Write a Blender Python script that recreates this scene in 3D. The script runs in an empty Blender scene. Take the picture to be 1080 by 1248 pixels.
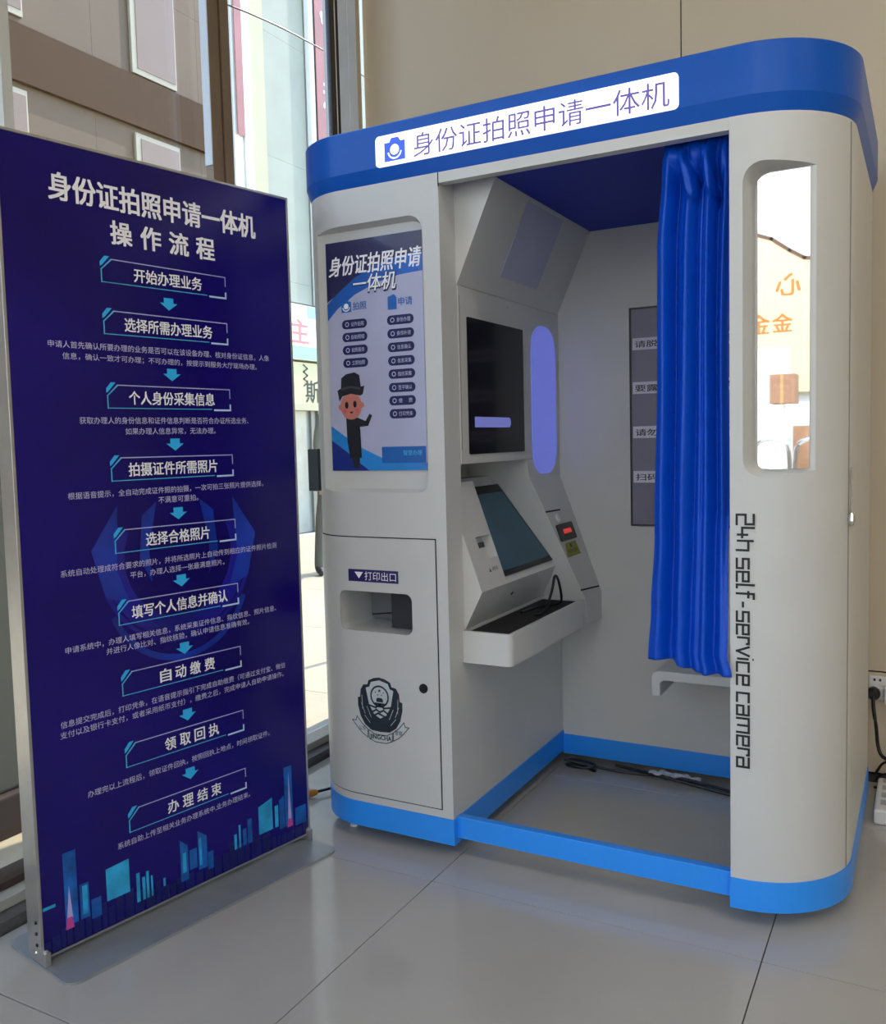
import bpy, bmesh, math, random
from mathutils import Vector, Matrix
PI = math.pi
random.seed(7)
SC = bpy.context.scene
COL = SC.collection

# ---------------------------------------------------------------- camera
def cam_axes(yaw, pitch, roll):
    y, p, r = map(math.radians, (yaw, pitch, roll))
    f = Vector((-math.sin(y)*math.cos(p), math.cos(y)*math.cos(p), math.sin(p)))
    ri = f.cross(Vector((0, 0, 1))).normalized(); up = ri.cross(f)
    return f, math.cos(r)*ri + math.sin(r)*up, -math.sin(r)*ri + math.cos(r)*up
f_, r_, u_ = cam_axes(28.5192, -4.0777, -1.424)
cd = bpy.data.cameras.new('camera'); cam = bpy.data.objects.new('camera', cd); COL.objects.link(cam)
M = Matrix((r_, u_, -f_)).transposed().to_4x4(); M.translation = (1.7082, -2.0329, 1.1178)
cam.matrix_world = M
cd.sensor_fit = 'VERTICAL'; cd.sensor_height = 24.0
cd.lens = 24.0*1086.76/1248
cd.shift_x = -(541.54-540)/1248; cd.shift_y = (614.05-624)/1248
cd.clip_start = 0.05; cd.clip_end = 200
SC.camera = cam

# ---------------------------------------------------------------- world, sun, exposure
w = bpy.data.worlds.new('sky'); SC.world = w; w.use_nodes = True
nt = w.node_tree; bg = nt.nodes['Background']
sky = nt.nodes.new('ShaderNodeTexSky'); sky.sky_type = 'NISHITA'; sky.sun_disc = False
sky.sun_elevation = math.radians(48); sky.sun_rotation = math.radians(10); sky.air_density = 1.2; sky.dust_density = .6; sky.ozone_density = 2.5
nt.links.new(sky.outputs[0], bg.inputs[0]); bg.inputs[1].default_value = 0.62
sl = bpy.data.lights.new('sun', 'SUN'); sl.energy = 4.2; sl.angle = 0.01; sl.color = (1.0, 0.94, 0.84)
so = bpy.data.objects.new('sun', sl); COL.objects.link(so)
so.rotation_euler = Vector((-0.17, -0.70, -0.80)).to_track_quat('-Z', 'Y').to_euler()
def portal(loc, rot, sx, sy):
    l = bpy.data.lights.new('window_portal', 'AREA'); l.shape = 'RECTANGLE'; l.size = sx; l.size_y = sy
    l.cycles.is_portal = True
    o = bpy.data.objects.new('window_portal', l); COL.objects.link(o); o.location = loc; o.rotation_euler = rot
portal((-0.36, -2.0, 1.75), (0, -PI/2, 0), 3.5, 6.0)
portal((2.4, -5.12, 1.75), (PI/2, 0, 0), 5.2, 3.5)
SC.view_settings.view_transform = 'Standard'; SC.view_settings.look = 'None'
SC.view_settings.gamma = 1.0; SC.view_settings.use_curve_mapping = False
SC.view_settings.exposure = 0.30
SC.cycles.max_bounces = 10; SC.cycles.diffuse_bounces = 5; SC.cycles.glossy_bounces = 4
SC.cycles.transparent_max_bounces = 12; SC.cycles.sample_clamp_indirect = 4.0
SC.cycles.caustics_reflective = False; SC.cycles.caustics_refractive = False

# ---------------------------------------------------------------- materials
def lin(c):
    return tuple((x/12.92 if x <= .04045 else ((x+.055)/1.055)**2.4) for x in c)
def s8(r, g, b): return lin((r/255, g/255, b/255))
MATS = {}
def mat(name, col, rough=.5, metal=0, spec=.5, coat=0, var=.04, scale=6, bump=0, bscale=200, emit=None, estr=0, sheen=0):
    if name in MATS: return MATS[name]
    m = bpy.data.materials.new(name); m.use_nodes = True; MATS[name] = m
    n = m.node_tree.nodes; l = m.node_tree.links; p = n['Principled BSDF']
    p.inputs['Roughness'].default_value = rough; p.inputs['Metallic'].default_value = metal
    p.inputs['Specular IOR Level'].default_value = spec; p.inputs['Coat Weight'].default_value = coat
    if sheen: p.inputs['Sheen Weight'].default_value = sheen
    tc = n.new('ShaderNodeTexCoord')
    if var:
        nz = n.new('ShaderNodeTexNoise'); nz.inputs['Scale'].default_value = scale; nz.inputs['Detail'].default_value = 4
        l.new(tc.outputs['Object'], nz.inputs['Vector'])
        rp = n.new('ShaderNodeValToRGB'); rp.color_ramp.elements[0].position = .3; rp.color_ramp.elements[1].position = .7
        rp.color_ramp.elements[0].color = tuple(max(0, c*(1-var)) for c in col)+(1,)
        rp.color_ramp.elements[1].color = tuple(min(1, c*(1+var)) for c in col)+(1,)
        l.new(nz.outputs['Fac'], rp.inputs[0]); l.new(rp.outputs[0], p.inputs['Base Color'])
    else:
        p.inputs['Base Color'].default_value = tuple(col)+(1,)
    if bump:
        nb = n.new('ShaderNodeTexNoise'); nb.inputs['Scale'].default_value = bscale; nb.inputs['Detail'].default_value = 3
        l.new(tc.outputs['Object'], nb.inputs['Vector'])
        b = n.new('ShaderNodeBump'); b.inputs['Strength'].default_value = bump; b.inputs['Distance'].default_value = .002
        l.new(nb.outputs['Fac'], b.inputs['Height']); l.new(b.outputs[0], p.inputs['Normal'])
    if emit:
        p.inputs['Emission Color'].default_value = tuple(emit)+(1,); p.inputs['Emission Strength'].default_value = estr
    return m
def glass(name, refl=.045, tint=(1, 1, 1)):
    m = bpy.data.materials.new(name); m.use_nodes = True; n = m.node_tree.nodes; l = m.node_tree.links
    n.remove(n['Principled BSDF']); out = n['Material Output']
    t = n.new('ShaderNodeBsdfTransparent'); t.inputs[0].default_value = tint+(1,)
    g = n.new('ShaderNodeBsdfGlossy'); g.inputs['Roughness'].default_value = .01
    lf = n.new('ShaderNodeLayerWeight'); lf.inputs[0].default_value = .5
    p5 = n.new('ShaderNodeMath'); p5.operation = 'POWER'; p5.inputs[1].default_value = 5; l.new(lf.outputs['Facing'], p5.inputs[0])
    lw = n.new('ShaderNodeMath'); lw.operation = 'MULTIPLY_ADD'; lw.inputs[1].default_value = .85; lw.inputs[2].default_value = refl; l.new(p5.outputs[0], lw.inputs[0])
    mx = n.new('ShaderNodeMixShader'); l.new(lw.outputs[0], mx.inputs[0]); l.new(t.outputs[0], mx.inputs[1]); l.new(g.outputs[0], mx.inputs[2])
    l.new(mx.outputs[0], out.inputs[0]); MATS[name] = m
    return m

cream = mat('cream_paint', s8(202, 202, 200), .38, var=.02, bump=.05, bscale=900)
blue_dark = mat('cornice_blue', s8(0, 84, 184), .32, coat=.0, spec=.3, var=.03)
blue_mid = mat('ceiling_blue', s8(0, 34, 160), .5, spec=.3, var=.03)
blue_base = mat('base_blue', s8(40, 148, 250), .34, coat=.1, var=.03)
tile_m = mat('floor_tile', s8(182, 177, 168), .12, spec=.6, var=.05, scale=3, bump=.02, bscale=60)
grout_m = mat('grout', s8(70, 68, 64), .8)
wall_m = mat('beige_wall', s8(200, 186, 162), .55, var=.03, scale=2)
dark_m = mat('dark_gap', s8(18, 18, 20), .8)
black_gloss = mat('black_gloss', s8(6, 6, 10), .12, spec=.25, coat=0, var=.0)
screen_m = mat('screen_glass', s8(30, 66, 84), .2, spec=.3, coat=0, var=.15, scale=4, emit=s8(30, 80, 100), estr=.08)
strip_m = mat('light_strip', s8(80, 90, 150), .4, var=0, emit=s8(96, 106, 196), estr=.62)
reflection_m = mat('painted_reflection', s8(60, 66, 110), .4, var=0, emit=s8(110, 116, 190), estr=.6)  # emission imitates a bar reflected in the kiosk's black panel
silver = mat('silver_aluminium', s8(186, 184, 182), .32, metal=.75, var=.05, scale=20)
plate_m = mat('steel_plate', s8(150, 155, 158), .4, metal=.25, var=.06, scale=12)
chrome = mat('chrome', s8(210, 210, 210), .15, metal=1, var=0)
indigo = mat('banner_indigo', s8(20, 5, 106), .24, spec=.35, coat=.0, var=.35, scale=1.6)
white_ink = mat('white_ink', s8(250, 248, 252), .5, var=0)
pale_ink = mat('pale_ink', s8(200, 196, 232), .5, var=0)
cyan_ink = mat('cyan_ink', s8(44, 182, 244), .5, var=0)
cyan_line = mat('cyan_line', s8(80, 190, 236), .5, var=0)
line_ink = mat('lilac_line', s8(186, 190, 236), .5, var=0)
navy_ink = mat('navy_ink', s8(16, 28, 84), .5, var=0)
black_ink = mat('black_ink', s8(20, 22, 26), .5, var=0)
black_plastic = mat('black_plastic', s8(16, 16, 18), .4)
white_plastic = mat('white_plastic', s8(226, 226, 224), .35)
mirror_m = mat('mirror', (0.96, .96, .96), .015, metal=1, var=0)
satin = mat('blue_satin', s8(0, 74, 192), .42, spec=.32, var=.04, scale=20)
sign_face = mat('sign_face', s8(250, 246, 246), .4, var=0, emit=s8(255, 244, 244), estr=.75)
sign_text = mat('sign_text', s8(96, 88, 170), .4, var=0, emit=s8(96, 88, 170), estr=.3)
sign_blue = mat('sign_blue', s8(50, 90, 210), .4, var=0, emit=s8(60, 90, 220), estr=.5)
bronze = mat('bronze_post', s8(136, 118, 100), .28, metal=.45, var=.1)
alu_blue = mat('blue_grey_aluminium', s8(222, 234, 250), .4, metal=.0, var=.04)
stone_g = mat('exterior_stone', s8(158, 162, 148), .7, var=.07, scale=2)
stone_c = mat('exterior_cream_stone', s8(184, 178, 148), .7, var=.05, scale=2)
stone_b = mat('exterior_brown_stone', s8(88, 68, 42), .6, var=.12, scale=1.2)
stone_bd = mat('exterior_brown_soffit', s8(66, 44, 22), .7, spec=.2, var=.06)
ext_white = mat('exterior_white', s8(236, 236, 230), .6, var=.03)
pave_m = mat('pavement', s8(186, 174, 144), .8, var=.08, scale=3, bump=.2, bscale=80)
G = glass('window_glass')

# ---------------------------------------------------------------- object helpers
def prep(o, parent, label, cat, group, kind):
    if parent is not None:
        o.parent = parent; o.matrix_parent_inverse = parent.matrix_basis.inverted() if parent.parent is None else (parent.parent.matrix_basis @ parent.matrix_parent_inverse @ parent.matrix_basis).inverted() if False else parent.matrix_basis.inverted()
    if label: o['label'] = label
    if cat: o['category'] = cat
    if group: o['group'] = group
    if kind: o['kind'] = kind
def mesh(name, V, F, m, parent=None, label=None, cat=None, group=None, kind=None, smooth=False, mats=None, midx=None):
    me = bpy.data.meshes.new(name)
    me.from_pydata([tuple(v) for v in V], [], F)
    bm = bmesh.new(); bm.from_mesh(me); bmesh.ops.recalc_face_normals(bm, faces=bm.faces); bm.to_mesh(me); bm.free()
    for mm in (mats or [m]): me.materials.append(mm)
    if midx:
        for p, i in zip(me.polygons, midx): p.material_index = i
    if smooth:
        for p in me.polygons: p.use_smooth = True
    o = bpy.data.objects.new(name, me); COL.objects.link(o)
    prep(o, parent, label, cat, group, kind)
    return o
def empty(name, loc, label, cat, group=None, kind=None):
    o = bpy.data.objects.new(name, None); COL.objects.link(o); o.location = loc; o.empty_display_size = .1
    prep(o, None, label, cat, group, kind); return o
class MB:
    def __init__(s): s.V = []; s.F = []
    def add(s, V, F):
        b = len(s.V); s.V += [Vector(v) for v in V]; s.F += [[i+b for i in f] for f in F]; return s
    def box(s, a, b, bev=0):
        x0, y0, z0 = a; x1, y1, z1 = b
        if bev:
            bm = bmesh.new(); bmesh.ops.create_cube(bm, size=1)
            for v in bm.verts: v.co = Vector(((x0+x1)/2+v.co.x*(x1-x0), (y0+y1)/2+v.co.y*(y1-y0), (z0+z1)/2+v.co.z*(z1-z0)))
            bmesh.ops.bevel(bm, geom=bm.edges[:], offset=bev, segments=2, affect='EDGES', profile=.6)
            bm.verts.index_update()
            s.add([v.co.copy() for v in bm.verts], [[v.index for v in f.verts] for f in bm.faces]); bm.free(); return s
        V = [(x, y, z) for x in (x0, x1) for y in (y0, y1) for z in (z0, z1)]
        return s.add(V, [[0, 1, 3, 2], [4, 6, 7, 5], [0, 4, 5, 1], [2, 3, 7, 6], [0, 2, 6, 4], [1, 5, 7, 3]])
    def prism(s, poly, fa, fb):
        """poly list of 2D; fa/fb map 2D -> 3D for both ends"""
        n = len(poly); V = [fa(*p) for p in poly]+[fb(*p) for p in poly]
        return s.add(V, [list(range(n))[::-1], list(range(n, 2*n))]+[[i, (i+1) % n, n+(i+1) % n, n+i] for i in range(n)])
    def tube(s, pts, r, n=8, close=False):
        pts = [Vector(p) for p in pts]; rings = []
        up = Vector((0, 0, 1))
        for i, p in enumerate(pts):
            d = (pts[min(i+1, len(pts)-1)]-pts[max(i-1, 0)]).normalized()
            a = d.cross(up if abs(d.z) < .95 else Vector((1, 0, 0))).normalized(); b = d.cross(a)
            rr = r[i] if isinstance(r, (list, tuple)) else r
            rings.append([p+a*rr*math.cos(2*PI*k/n)+b*rr*math.sin(2*PI*k/n) for k in range(n)])
        V = [v for g in rings for v in g]; F = []
        for i in range(len(rings)-1):
            for k in range(n): F.append([i*n+k, i*n+(k+1) % n, (i+1)*n+(k+1) % n, (i+1)*n+k])
        F += [list(range(n))[::-1], list(range((len(rings)-1)*n, len(rings)*n))]
        return s.add(V, F)
    def lathe(s, prof, o, ax, n=20):
        """prof list of (r,h) along axis ax from o"""
        ax = Vector(ax).normalized(); a = ax.cross(Vector((0, 0, 1)) if abs(ax.z) < .9 else Vector((1, 0, 0))).normalized(); b = ax.cross(a); o = Vector(o)
        V = []; F = []
        for r, h in prof:
            for k in range(n): V.append(o+ax*h+a*r*math.cos(2*PI*k/n)+b*r*math.sin(2*PI*k/n))
        for i in range(len(prof)-1):
            for k in range(n): F.append([i*n+k, i*n+(k+1) % n, (i+1)*n+(k+1) % n, (i+1)*n+k])
        F += [list(range(n))[::-1], list(range((len(prof)-1)*n, len(prof)*n))]
        return s.add(V, F)
    def build(s, name, m, parent=None, label=None, **k): return mesh(name, s.V, s.F, m, parent, label, **k)
def box(name, a, b, m, parent=None, label=None, bev=0, **k): return MB().box(a, b, bev).build(name, m, parent, label, **k)
def smooth_path(pts, sub=6):
    P = [Vector(p) for p in pts]; out = []
    for i in range(len(P)-1):
        p0 = P[max(i-1, 0)]; p1 = P[i]; p2 = P[i+1]; p3 = P[min(i+2, len(P)-1)]
        for k in range(sub):
            t = k/sub
            out.append(.5*((2*p1)+(p2-p0)*t+(2*p0-5*p1+4*p2-p3)*t*t+(3*p1-p0-3*p2+p3)*t**3))
    out.append(P[-1]); return out
def rrect(x0, z0, x1, z1, r, n=6):
    rs = r if isinstance(r, (list, tuple)) else [r]*4   # bl, br, tr, tl
    out = []
    for (cx, cz, a0, rr) in ((x0+rs[0], z0+rs[0], PI, rs[0]), (x1-rs[1], z0+rs[1], 1.5*PI, rs[1]), (x1-rs[2], z1-rs[2], 0, rs[2]), (x0+rs[3], z1-rs[3], .5*PI, rs[3])):
        if rr < 1e-6: out.append((cx, cz)); continue
        for k in range(n+1):
            a = a0+k/n*PI/2; out.append((cx+rr*math.cos(a), cz+rr*math.sin(a)))
    return out
def boolean(o, V, F, name='cut'):
    me = bpy.data.meshes.new(name); me.from_pydata([tuple(v) for v in V], [], F)
    bm = bmesh.new(); bm.from_mesh(me); bmesh.ops.recalc_face_normals(bm, faces=bm.faces); bm.to_mesh(me); bm.free()
    c = bpy.data.objects.new(name, me); COL.objects.link(c)
    md = o.modifiers.new('b', 'BOOLEAN'); md.operation = 'DIFFERENCE'; md.object = c; md.solver = 'EXACT'
    bpy.context.view_layer.update()
    dg = bpy.context.evaluated_depsgraph_get()
    nm = bpy.data.meshes.new_from_object(o.evaluated_get(dg)); o.modifiers.clear()
    mats = [x for x in o.data.materials]; o.data = nm; nm.materials.clear()
    for x in mats: nm.materials.append(x)
    bpy.data.objects.remove(c)
def bevmod(o, w=.002, seg=2):
    b = o.modifiers.new('bevel', 'BEVEL'); b.width = w; b.segments = seg; b.limit_method = 'ANGLE'; b.angle_limit = math.radians(35)
    return o
def autosmooth(o, deg=30):
    for p in o.data.polygons: p.use_smooth = True
    bm = bmesh.new(); bm.from_mesh(o.data)
    for e in bm.edges:
        if len(e.link_faces) != 2 or e.calc_face_angle(0) > math.radians(deg): e.smooth = False
    bm.to_mesh(o.data); bm.free(); return o

class Plane:
    """a flat place to print on: origin, u, v, normal"""
    def __init__(s, o, u, v):
        s.o = Vector(o); s.u = Vector(u).normalized(); s.v = Vector(v).normalized(); s.n = s.u.cross(s.v)
    def p(s, a, b, h=0): return s.o+s.u*a+s.v*b+s.n*h
def flat(name, pl, polys, m, h, parent, label=None, th=0, **k):
    mb = MB()
    for poly in polys:
        if th: mb.prism(poly, lambda a, b: pl.p(a, b, h), lambda a, b: pl.p(a, b, h+th))
        else: mb.add([pl.p(a, b, h) for a, b in poly], [list(range(len(poly)))])
    o = mb.build(name, m, parent, label, **k)
    if not th:
        for_flip(o, pl.n)
    return o
def for_flip(o, n):
    bm = bmesh.new(); bm.from_mesh(o.data)
    for f in bm.faces:
        f.normal_update()
        if f.normal.dot(n) < 0: f.normal_flip()
    bm.to_mesh(o.data); bm.free()
def stroke(pts, w, closed=False):
    """mitred ribbon polygons (quads) along 2D points"""
    out = []; n = len(pts); rng = range(n if closed else n-1)
    for i in rng:
        a = Vector(pts[i]); b = Vector(pts[(i+1) % n]); d = (b-a); L = d.length
        if L < 1e-9: continue
        d /= L; q = Vector((-d.y, d.x))*w/2; e = d*w/2*.98
        if n == 2: e = d*0
        out.append([tuple(a-q-e), tuple(b-q+e), tuple(b+q+e), tuple(a+q-e)])
    return out
def glyphs(s, bold=0.0, shear=0.0):
    c = bpy.data.curves.new('t', 'FONT'); c.body = s; c.size = 1; c.resolution_u = 2; c.shear = shear
    c.align_x = 'LEFT'; o = bpy.data.objects.new('t', c); COL.objects.link(o)
    bpy.context.view_layer.update()
    me = bpy.data.meshes.new_from_object(o.evaluated_get(bpy.context.evaluated_depsgraph_get()))
    V = [v.co.copy() for v in me.vertices]; F = [list(p.vertices) for p in me.polygons]
    bpy.data.objects.remove(o); bpy.data.meshes.remove(me)
    return V, F
def text(name, s, pl, x0, x1, yc, m, h, parent, bold=0.0, hgt=None, shear=0.0, label=None, spread=None):
    """lettering between x0 and x1 centred on yc. hgt = glyph height; spread = place glyph by glyph"""
    mb = MB()
    def put(st, a0, a1):
        V, F = glyphs(st, bold, shear)
        if not V: return
        xs = [v.x for v in V]; ys = [v.y for v in V]; mnx, mxx, mny, mxy = min(xs), max(xs), min(ys), max(ys)
        k = (a1-a0)/(mxx-mnx); ky = k if hgt is None else hgt/(mxy-mny)
        sh = [(0, 0)] if bold < .008 else [(-1, -.6), (1, -.6), (-1, .6), (1, .6), (0, 0)]
        for q, (sx, sy) in enumerate(sh):
            mb.add([pl.p(a0+(v.x-mnx+sx*bold)*k, yc+(v.y-(mny+mxy)/2+sy*bold)*ky, h+q*.00004) for v in V], F)
    if spread:
        n = len(s); wd = spread; gap = ((x1-x0)-n*wd)/(n-1)
        for i, ch in enumerate(s): put(ch, x0+i*(wd+gap), x0+i*(wd+gap)+wd)
    else: put(s, x0, x1)
    o = mb.build(name, m, parent, label); for_flip(o, pl.n); return o

# ================================================================ SETTING
WX = -.28; BY = 1.05; FY = -5.0; RX = 5.2; CZ = 3.6
# floor with tiles
fl = box('floor', (WX-.04, FY-.1, -.06), (RX, BY+.05, -.004), grout_m, kind='structure')
def span(a0, step, lo, hi):
    k = math.floor((lo-a0)/step); out = []
    while a0+k*step < hi:
        a = max(lo, a0+k*step+.0012); b = min(hi, a0+(k+1)*step-.0012)
        if b-a > .01: out.append((a, b))
        k += 1
    return out
tile_cache = {}
def slab(name, w, d, t, m, parent, loc, bev=.0012):
    key = (name, round(w, 4), round(d, 4), m.name)
    if key not in tile_cache:
        o = MB().box((0, 0, -t), (w, d, 0), bev).build(name, m, parent); tile_cache[key] = o.data
    else:
        o = bpy.data.objects.new(name, tile_cache[key]); COL.objects.link(o); o.parent = parent; o.matrix_parent_inverse = parent.matrix_basis.inverted()
    o.location = loc; return o
for (a, b) in span(.6115, .8, -.16, RX):
    for (c, d) in span(-.13, .8, FY, BY):
        slab('floor_tile', b-a, d-c, .004, tile_m, fl, (a, c, 0), .0008)
ce = box('ceiling', (WX-.04, FY-.1, CZ), (RX+.1, BY+.1, CZ+.15), mat('ceiling_white', s8(226, 224, 218), .7), kind='structure')
# back wall with panels
wb = box('wall_back', (WX, BY+.006, -.06), (RX+.1, BY+.16, CZ), dark_m, kind='structure')
xs = [WX+.0, .972, 2.222, 3.472, 4.722, RX]
for i in range(5):
    box('wall_panel', (xs[i]+.002, BY-.006, .358), (xs[i+1]-.002, BY+.004, CZ), wall_m, wb, bev=.0015)
    box('wall_panel', (xs[i]+.002, BY-.006, .03), (xs[i+1]-.002, BY+.004, .353), wall_m, wb, bev=.0015)
box('baseboard_back', (-.16, BY-.014, 0), (RX, BY-.007, .024), mat('skirting', s8(60, 58, 58), .5), kind='structure')
wr = box('wall_right', (RX, FY-.1, -.06), (RX+.12, BY, CZ), wall_m, kind='structure')
# left glass wall
w1 = empty('window_1', (WX, 0, 0), None, None, kind='structure')
box('glass_pane', (WX-.004, .172, .056), (WX+.004, .80, CZ), G, w1)
box('glass_pane', (WX-.004, -.556, .076), (WX+.004, .078, CZ), G, w1)
box('glass_pane', (WX-.004, -2.4, .076), (WX+.004, -.585, CZ), G, w1)
box('glass_pane', (WX-.004, -5.0, .10), (WX+.004, -2.46, CZ), G, w1)
box('slim_frame', (WX-.02, -.585, .07), (WX+.02, -.557, CZ), mat('slim_white_frame', s8(210, 210, 205), .4), w1)
box('slim_frame', (WX-.03, -2.46, .07), (WX+.03, -2.40, CZ), bronze, w1)
sillm = mat('sill_aluminium', s8(190, 184, 168), .4)
box('bottom_rail', (WX-.045, -5, .0285), (WX+.07, .85, .055), sillm, w1, bev=.002)
box('bottom_rail', (WX-.045, -2.4, .0555), (WX+.03, -.02, .075), mat('brown_rail', s8(70, 54, 46), .4), w1, bev=.002)
cu = box('trim_1', (WX-.06, -5, -.05), (WX+.115, BY, .028), mat('granite_curb', s8(92, 88, 84), .4, var=.2, scale=90), kind='structure')
# bronze mullion made of stepped profiles
mu = MB()
mu.box((-.228, .072, .056), (-.2, .100, CZ), .002); mu.box((-.228, .102, .056), (-.206, .126, CZ), .002); mu.box((-.228, .128, .056), (-.2, .166, CZ), .002)
mu.box((-.255, .128, .056), (-.2281, .162, CZ), .002)
mu.build('mullion', bronze, w1)
box('mullion_sky_sheen', (-.228, .068, 1.965), (-.2, .0715, CZ), alu_blue, w1)  # pale blue strip paints the sky's reflection on the upper post
# corner profiles
cp = empty('trim_2', (WX, .95, 0), None, None, kind='structure')
box('dark_frame', (WX-.012, .812, .056), (WX+.004, .845, CZ), mat('dark_frame', s8(58, 52, 50), .3, metal=.4), cp)
box('gasket', (WX-.05, .853, .056), (WX+.002, .872, CZ), black_plastic, cp)
box('gasket_lip', (WX-.05, .846, .056), (WX+.004, .852, CZ), white_plastic, cp)
box('corner_profile', (WX-.05, .873, .0285), (WX+.004, .930, CZ), alu_blue, cp, bev=.002)
box('corner_profile', (WX-.05, .932, .0285), (WX+.006, .990, CZ), alu_blue, cp, bev=.002)
box('sealant_strip', (WX-.05, .991, .0285), (WX+.004, 1.02, CZ), wall_m, cp, bev=.001)
# lock case on the glass door edge
lk = empty('door_lock', (WX+.03, .64, .93), 'dark slate grey square lock case on the glass beside the booth', 'lock')
box('lock_case', (WX+.005, .585, .945), (WX+.05, .74, 1.098), mat('slate_plastic', s8(66, 78, 88), .45), lk, bev=.004)
box('cover_plate', (WX+.051, .60, .96), (WX+.054, .725, 1.083), mat('slate_plastic2', s8(58, 70, 80), .4), lk, bev=.001)
# glass front behind the camera
w2 = empty('window_2', (2.4, FY, 0), None, None, kind='structure')
fx = [WX-.04, 1.9, 2.85, 3.8, RX]
for i in range(4):
    box('glass_pane', (fx[i]+.03, FY-.004, .08), (fx[i+1]-.03, FY+.004, CZ), G, w2)
    box('mullion', (fx[i]-.03, FY-.05, 0), (fx[i]+.03, FY+.05, CZ), bronze, w2)
box('bottom_rail', (WX, FY-.04, 0), (RX, FY+.04, .08), bronze, w2)
# unseen ceiling panels added as warm fill for the pillar and back wall
def fill_panel(x, y):
    t = empty('ceiling_fill', (x, y, CZ-.02), 'square white fill light added on the ceiling %s, %s, out of view' % ('toward the back wall' if y > -2 else 'behind the camera', 'window side' if x < 3 else 'right wall side'), 'ceiling light', 'added ceiling fill lights')
    box('frame', (x-.31, y-.31, CZ-.018), (x+.31, y+.31, CZ-.001), white_plastic, t, bev=.003)
    box('diffuser', (x-.29, y-.29, CZ-.022), (x+.29, y+.29, CZ-.0185), mat('fill_diffuser', (1, 1, 1), .5, var=0, emit=(1, .90, .76), estr=10), t)
for x in (2.3, 4.1):
    for y in (-1.2, -3.6): fill_panel(x, y)

# ================================================================ OUTSIDE
gr = box('ground', (-14, -22, -.3), (14, 14, -.062), mat('ground_far', s8(190, 184, 164), .8, var=.1), kind='structure')
bpy.context.view_layer.update()
for (a, b) in span(-.36-1.2*4, 1.2, -5.2, -.345):
    for (c, d) in span(.1, 1.2, -3, 11):
        slab('paving_slab', b-a, d-c, .012, pave_m, gr, (a, c, -.05), .003)
XF = -5.5
fb = empty('facing_building', (XF-.3, 6, -.05), 'pale stone street building with a brown stone wing beyond the glass wall', 'building')
box('brown_wall', (XF-.4, -6, -.05), (XF-.06, 6.2, 9), stone_bd, fb)
for (c, d) in span(-.05, 1.45, -6, 6.2):
    for (e, g) in span(.65, 1.3, -.05, 9): box('cladding_panel', (XF-.06, c, e), (XF-.03, d, g), stone_b, fb)
box('soffit_beam', (XF-.06, -6, 4.42), (XF+.02, 6.2, 4.93), stone_bd, fb)
for (y0, y1, z0, z1) in ((4.78, 5.4, 4.96, 6.4), (4.78, 5.4, 3.9, 4.36), (2.7, 3.52, 5.0, 6.4), (2.9, 3.52, 3.9, 4.36)):
    f = box('window_frame', (XF-.05, y0, z0), (XF+.0, y1, z1), mat('pale_frame', s8(160, 150, 128), .5), fb, bev=.005)
    box('pane', (XF+.001, y0+.07, z0+.06), (XF+.006, y1-.02, z1-.05), mat('pale_pane', s8(122, 98, 78), .3), f)
box('stone_wall', (XF-.4, 6.2, -.05), (XF-.06, 12, 9), stone_g, fb)
for (c, d) in ((6.86, 7.74), (7.76, 9.2), (9.2, 12)):
    for (e, g) in span(.2, 1.5, 2.95, 9): box('stone_panel', (XF-.06, c, e), (XF-.03, d, g), stone_g, fb)
box('pilaster', (XF-.06, 6.58, 2.95), (XF+.03, 6.85, 9), stone_c, fb)
box('white_trim', (XF-.06, 6.42, 2.95), (XF+.06, 6.56, 9), ext_white, fb)
box('white_trim', (XF-.06, 6.25, 2.95), (XF+.04, 6.40, 9), ext_white, fb)
box('white_trim', (XF-.02, 7.76, 2.95), (XF+.05, 7.86, 9), ext_white, fb)
box('shop_fascia', (XF-.05, 6.2, 1.62), (XF+.06, 12, 2.17), mat('fascia_cream', s8(196, 190, 150), .6), fb)
box('fascia_ledge', (XF-.05, 6.2, 1.55), (XF+.10, 12, 1.63), stone_c, fb)
sw = box('shop_window', (XF-.05, 6.2, -.05), (XF-.01, 12, 1.55), mat('shop_glass', s8(150, 156, 150), .15, var=.25, scale=2), fb)
for y in (6.9, 7.55, 7.7, 8.3): box('window_bar', (XF-.01, y, -.05), (XF+.03, y+.07, 1.55), mat('shop_bar', s8(120, 120, 112), .4), fb)
PF = Plane((XF+.062, 0, 0), (0, 1, 0), (0, 0, 1))
text('shop_name', '）斯坦', PF, 7.08, 8.05, 1.80, black_ink, .002, fb, bold=.01, hgt=.3)
sq = []
for y0 in (7.42, 7.75):
    q = [(y0+.04*(1 if k % 2 else -1), 2.14-.045*k) for k in range(7)]; sq += stroke(q, .02)
flat('script_lettering', PF, sq, black_ink, .002, fb)
# billboard
bb = empty('shop_billboard', (XF+.1, 7.6, 2.2), 'white billboard with red characters, blue top and green lower band across the street', 'sign')
box('board', (XF+.0, 6.3, 2.20), (XF+.10, 10, 2.90), mat('board_white', s8(240, 238, 232), .5), bb, bev=.004)
PB = Plane((XF+.101, 0, 0), (0, 1, 0), (0, 0, 1))
flat('blue_print', PB, [[(7.45, 2.74), (10, 2.74), (10, 2.895), (7.45, 2.895)]], mat('board_blue', s8(150, 205, 232), .5), .001, bb)
flat('green_print', PB, [[(6.3, 2.205), (10, 2.205), (10, 2.37), (6.3, 2.37)]], mat('board_green', s8(150, 214, 160), .5), .001, bb)
text('red_lettering', '主坚', PB, 7.1, 8.0, 2.56, mat('board_red', s8(224, 120, 120), .5), .002, bb, bold=.02, hgt=.30, spread=.36)
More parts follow.
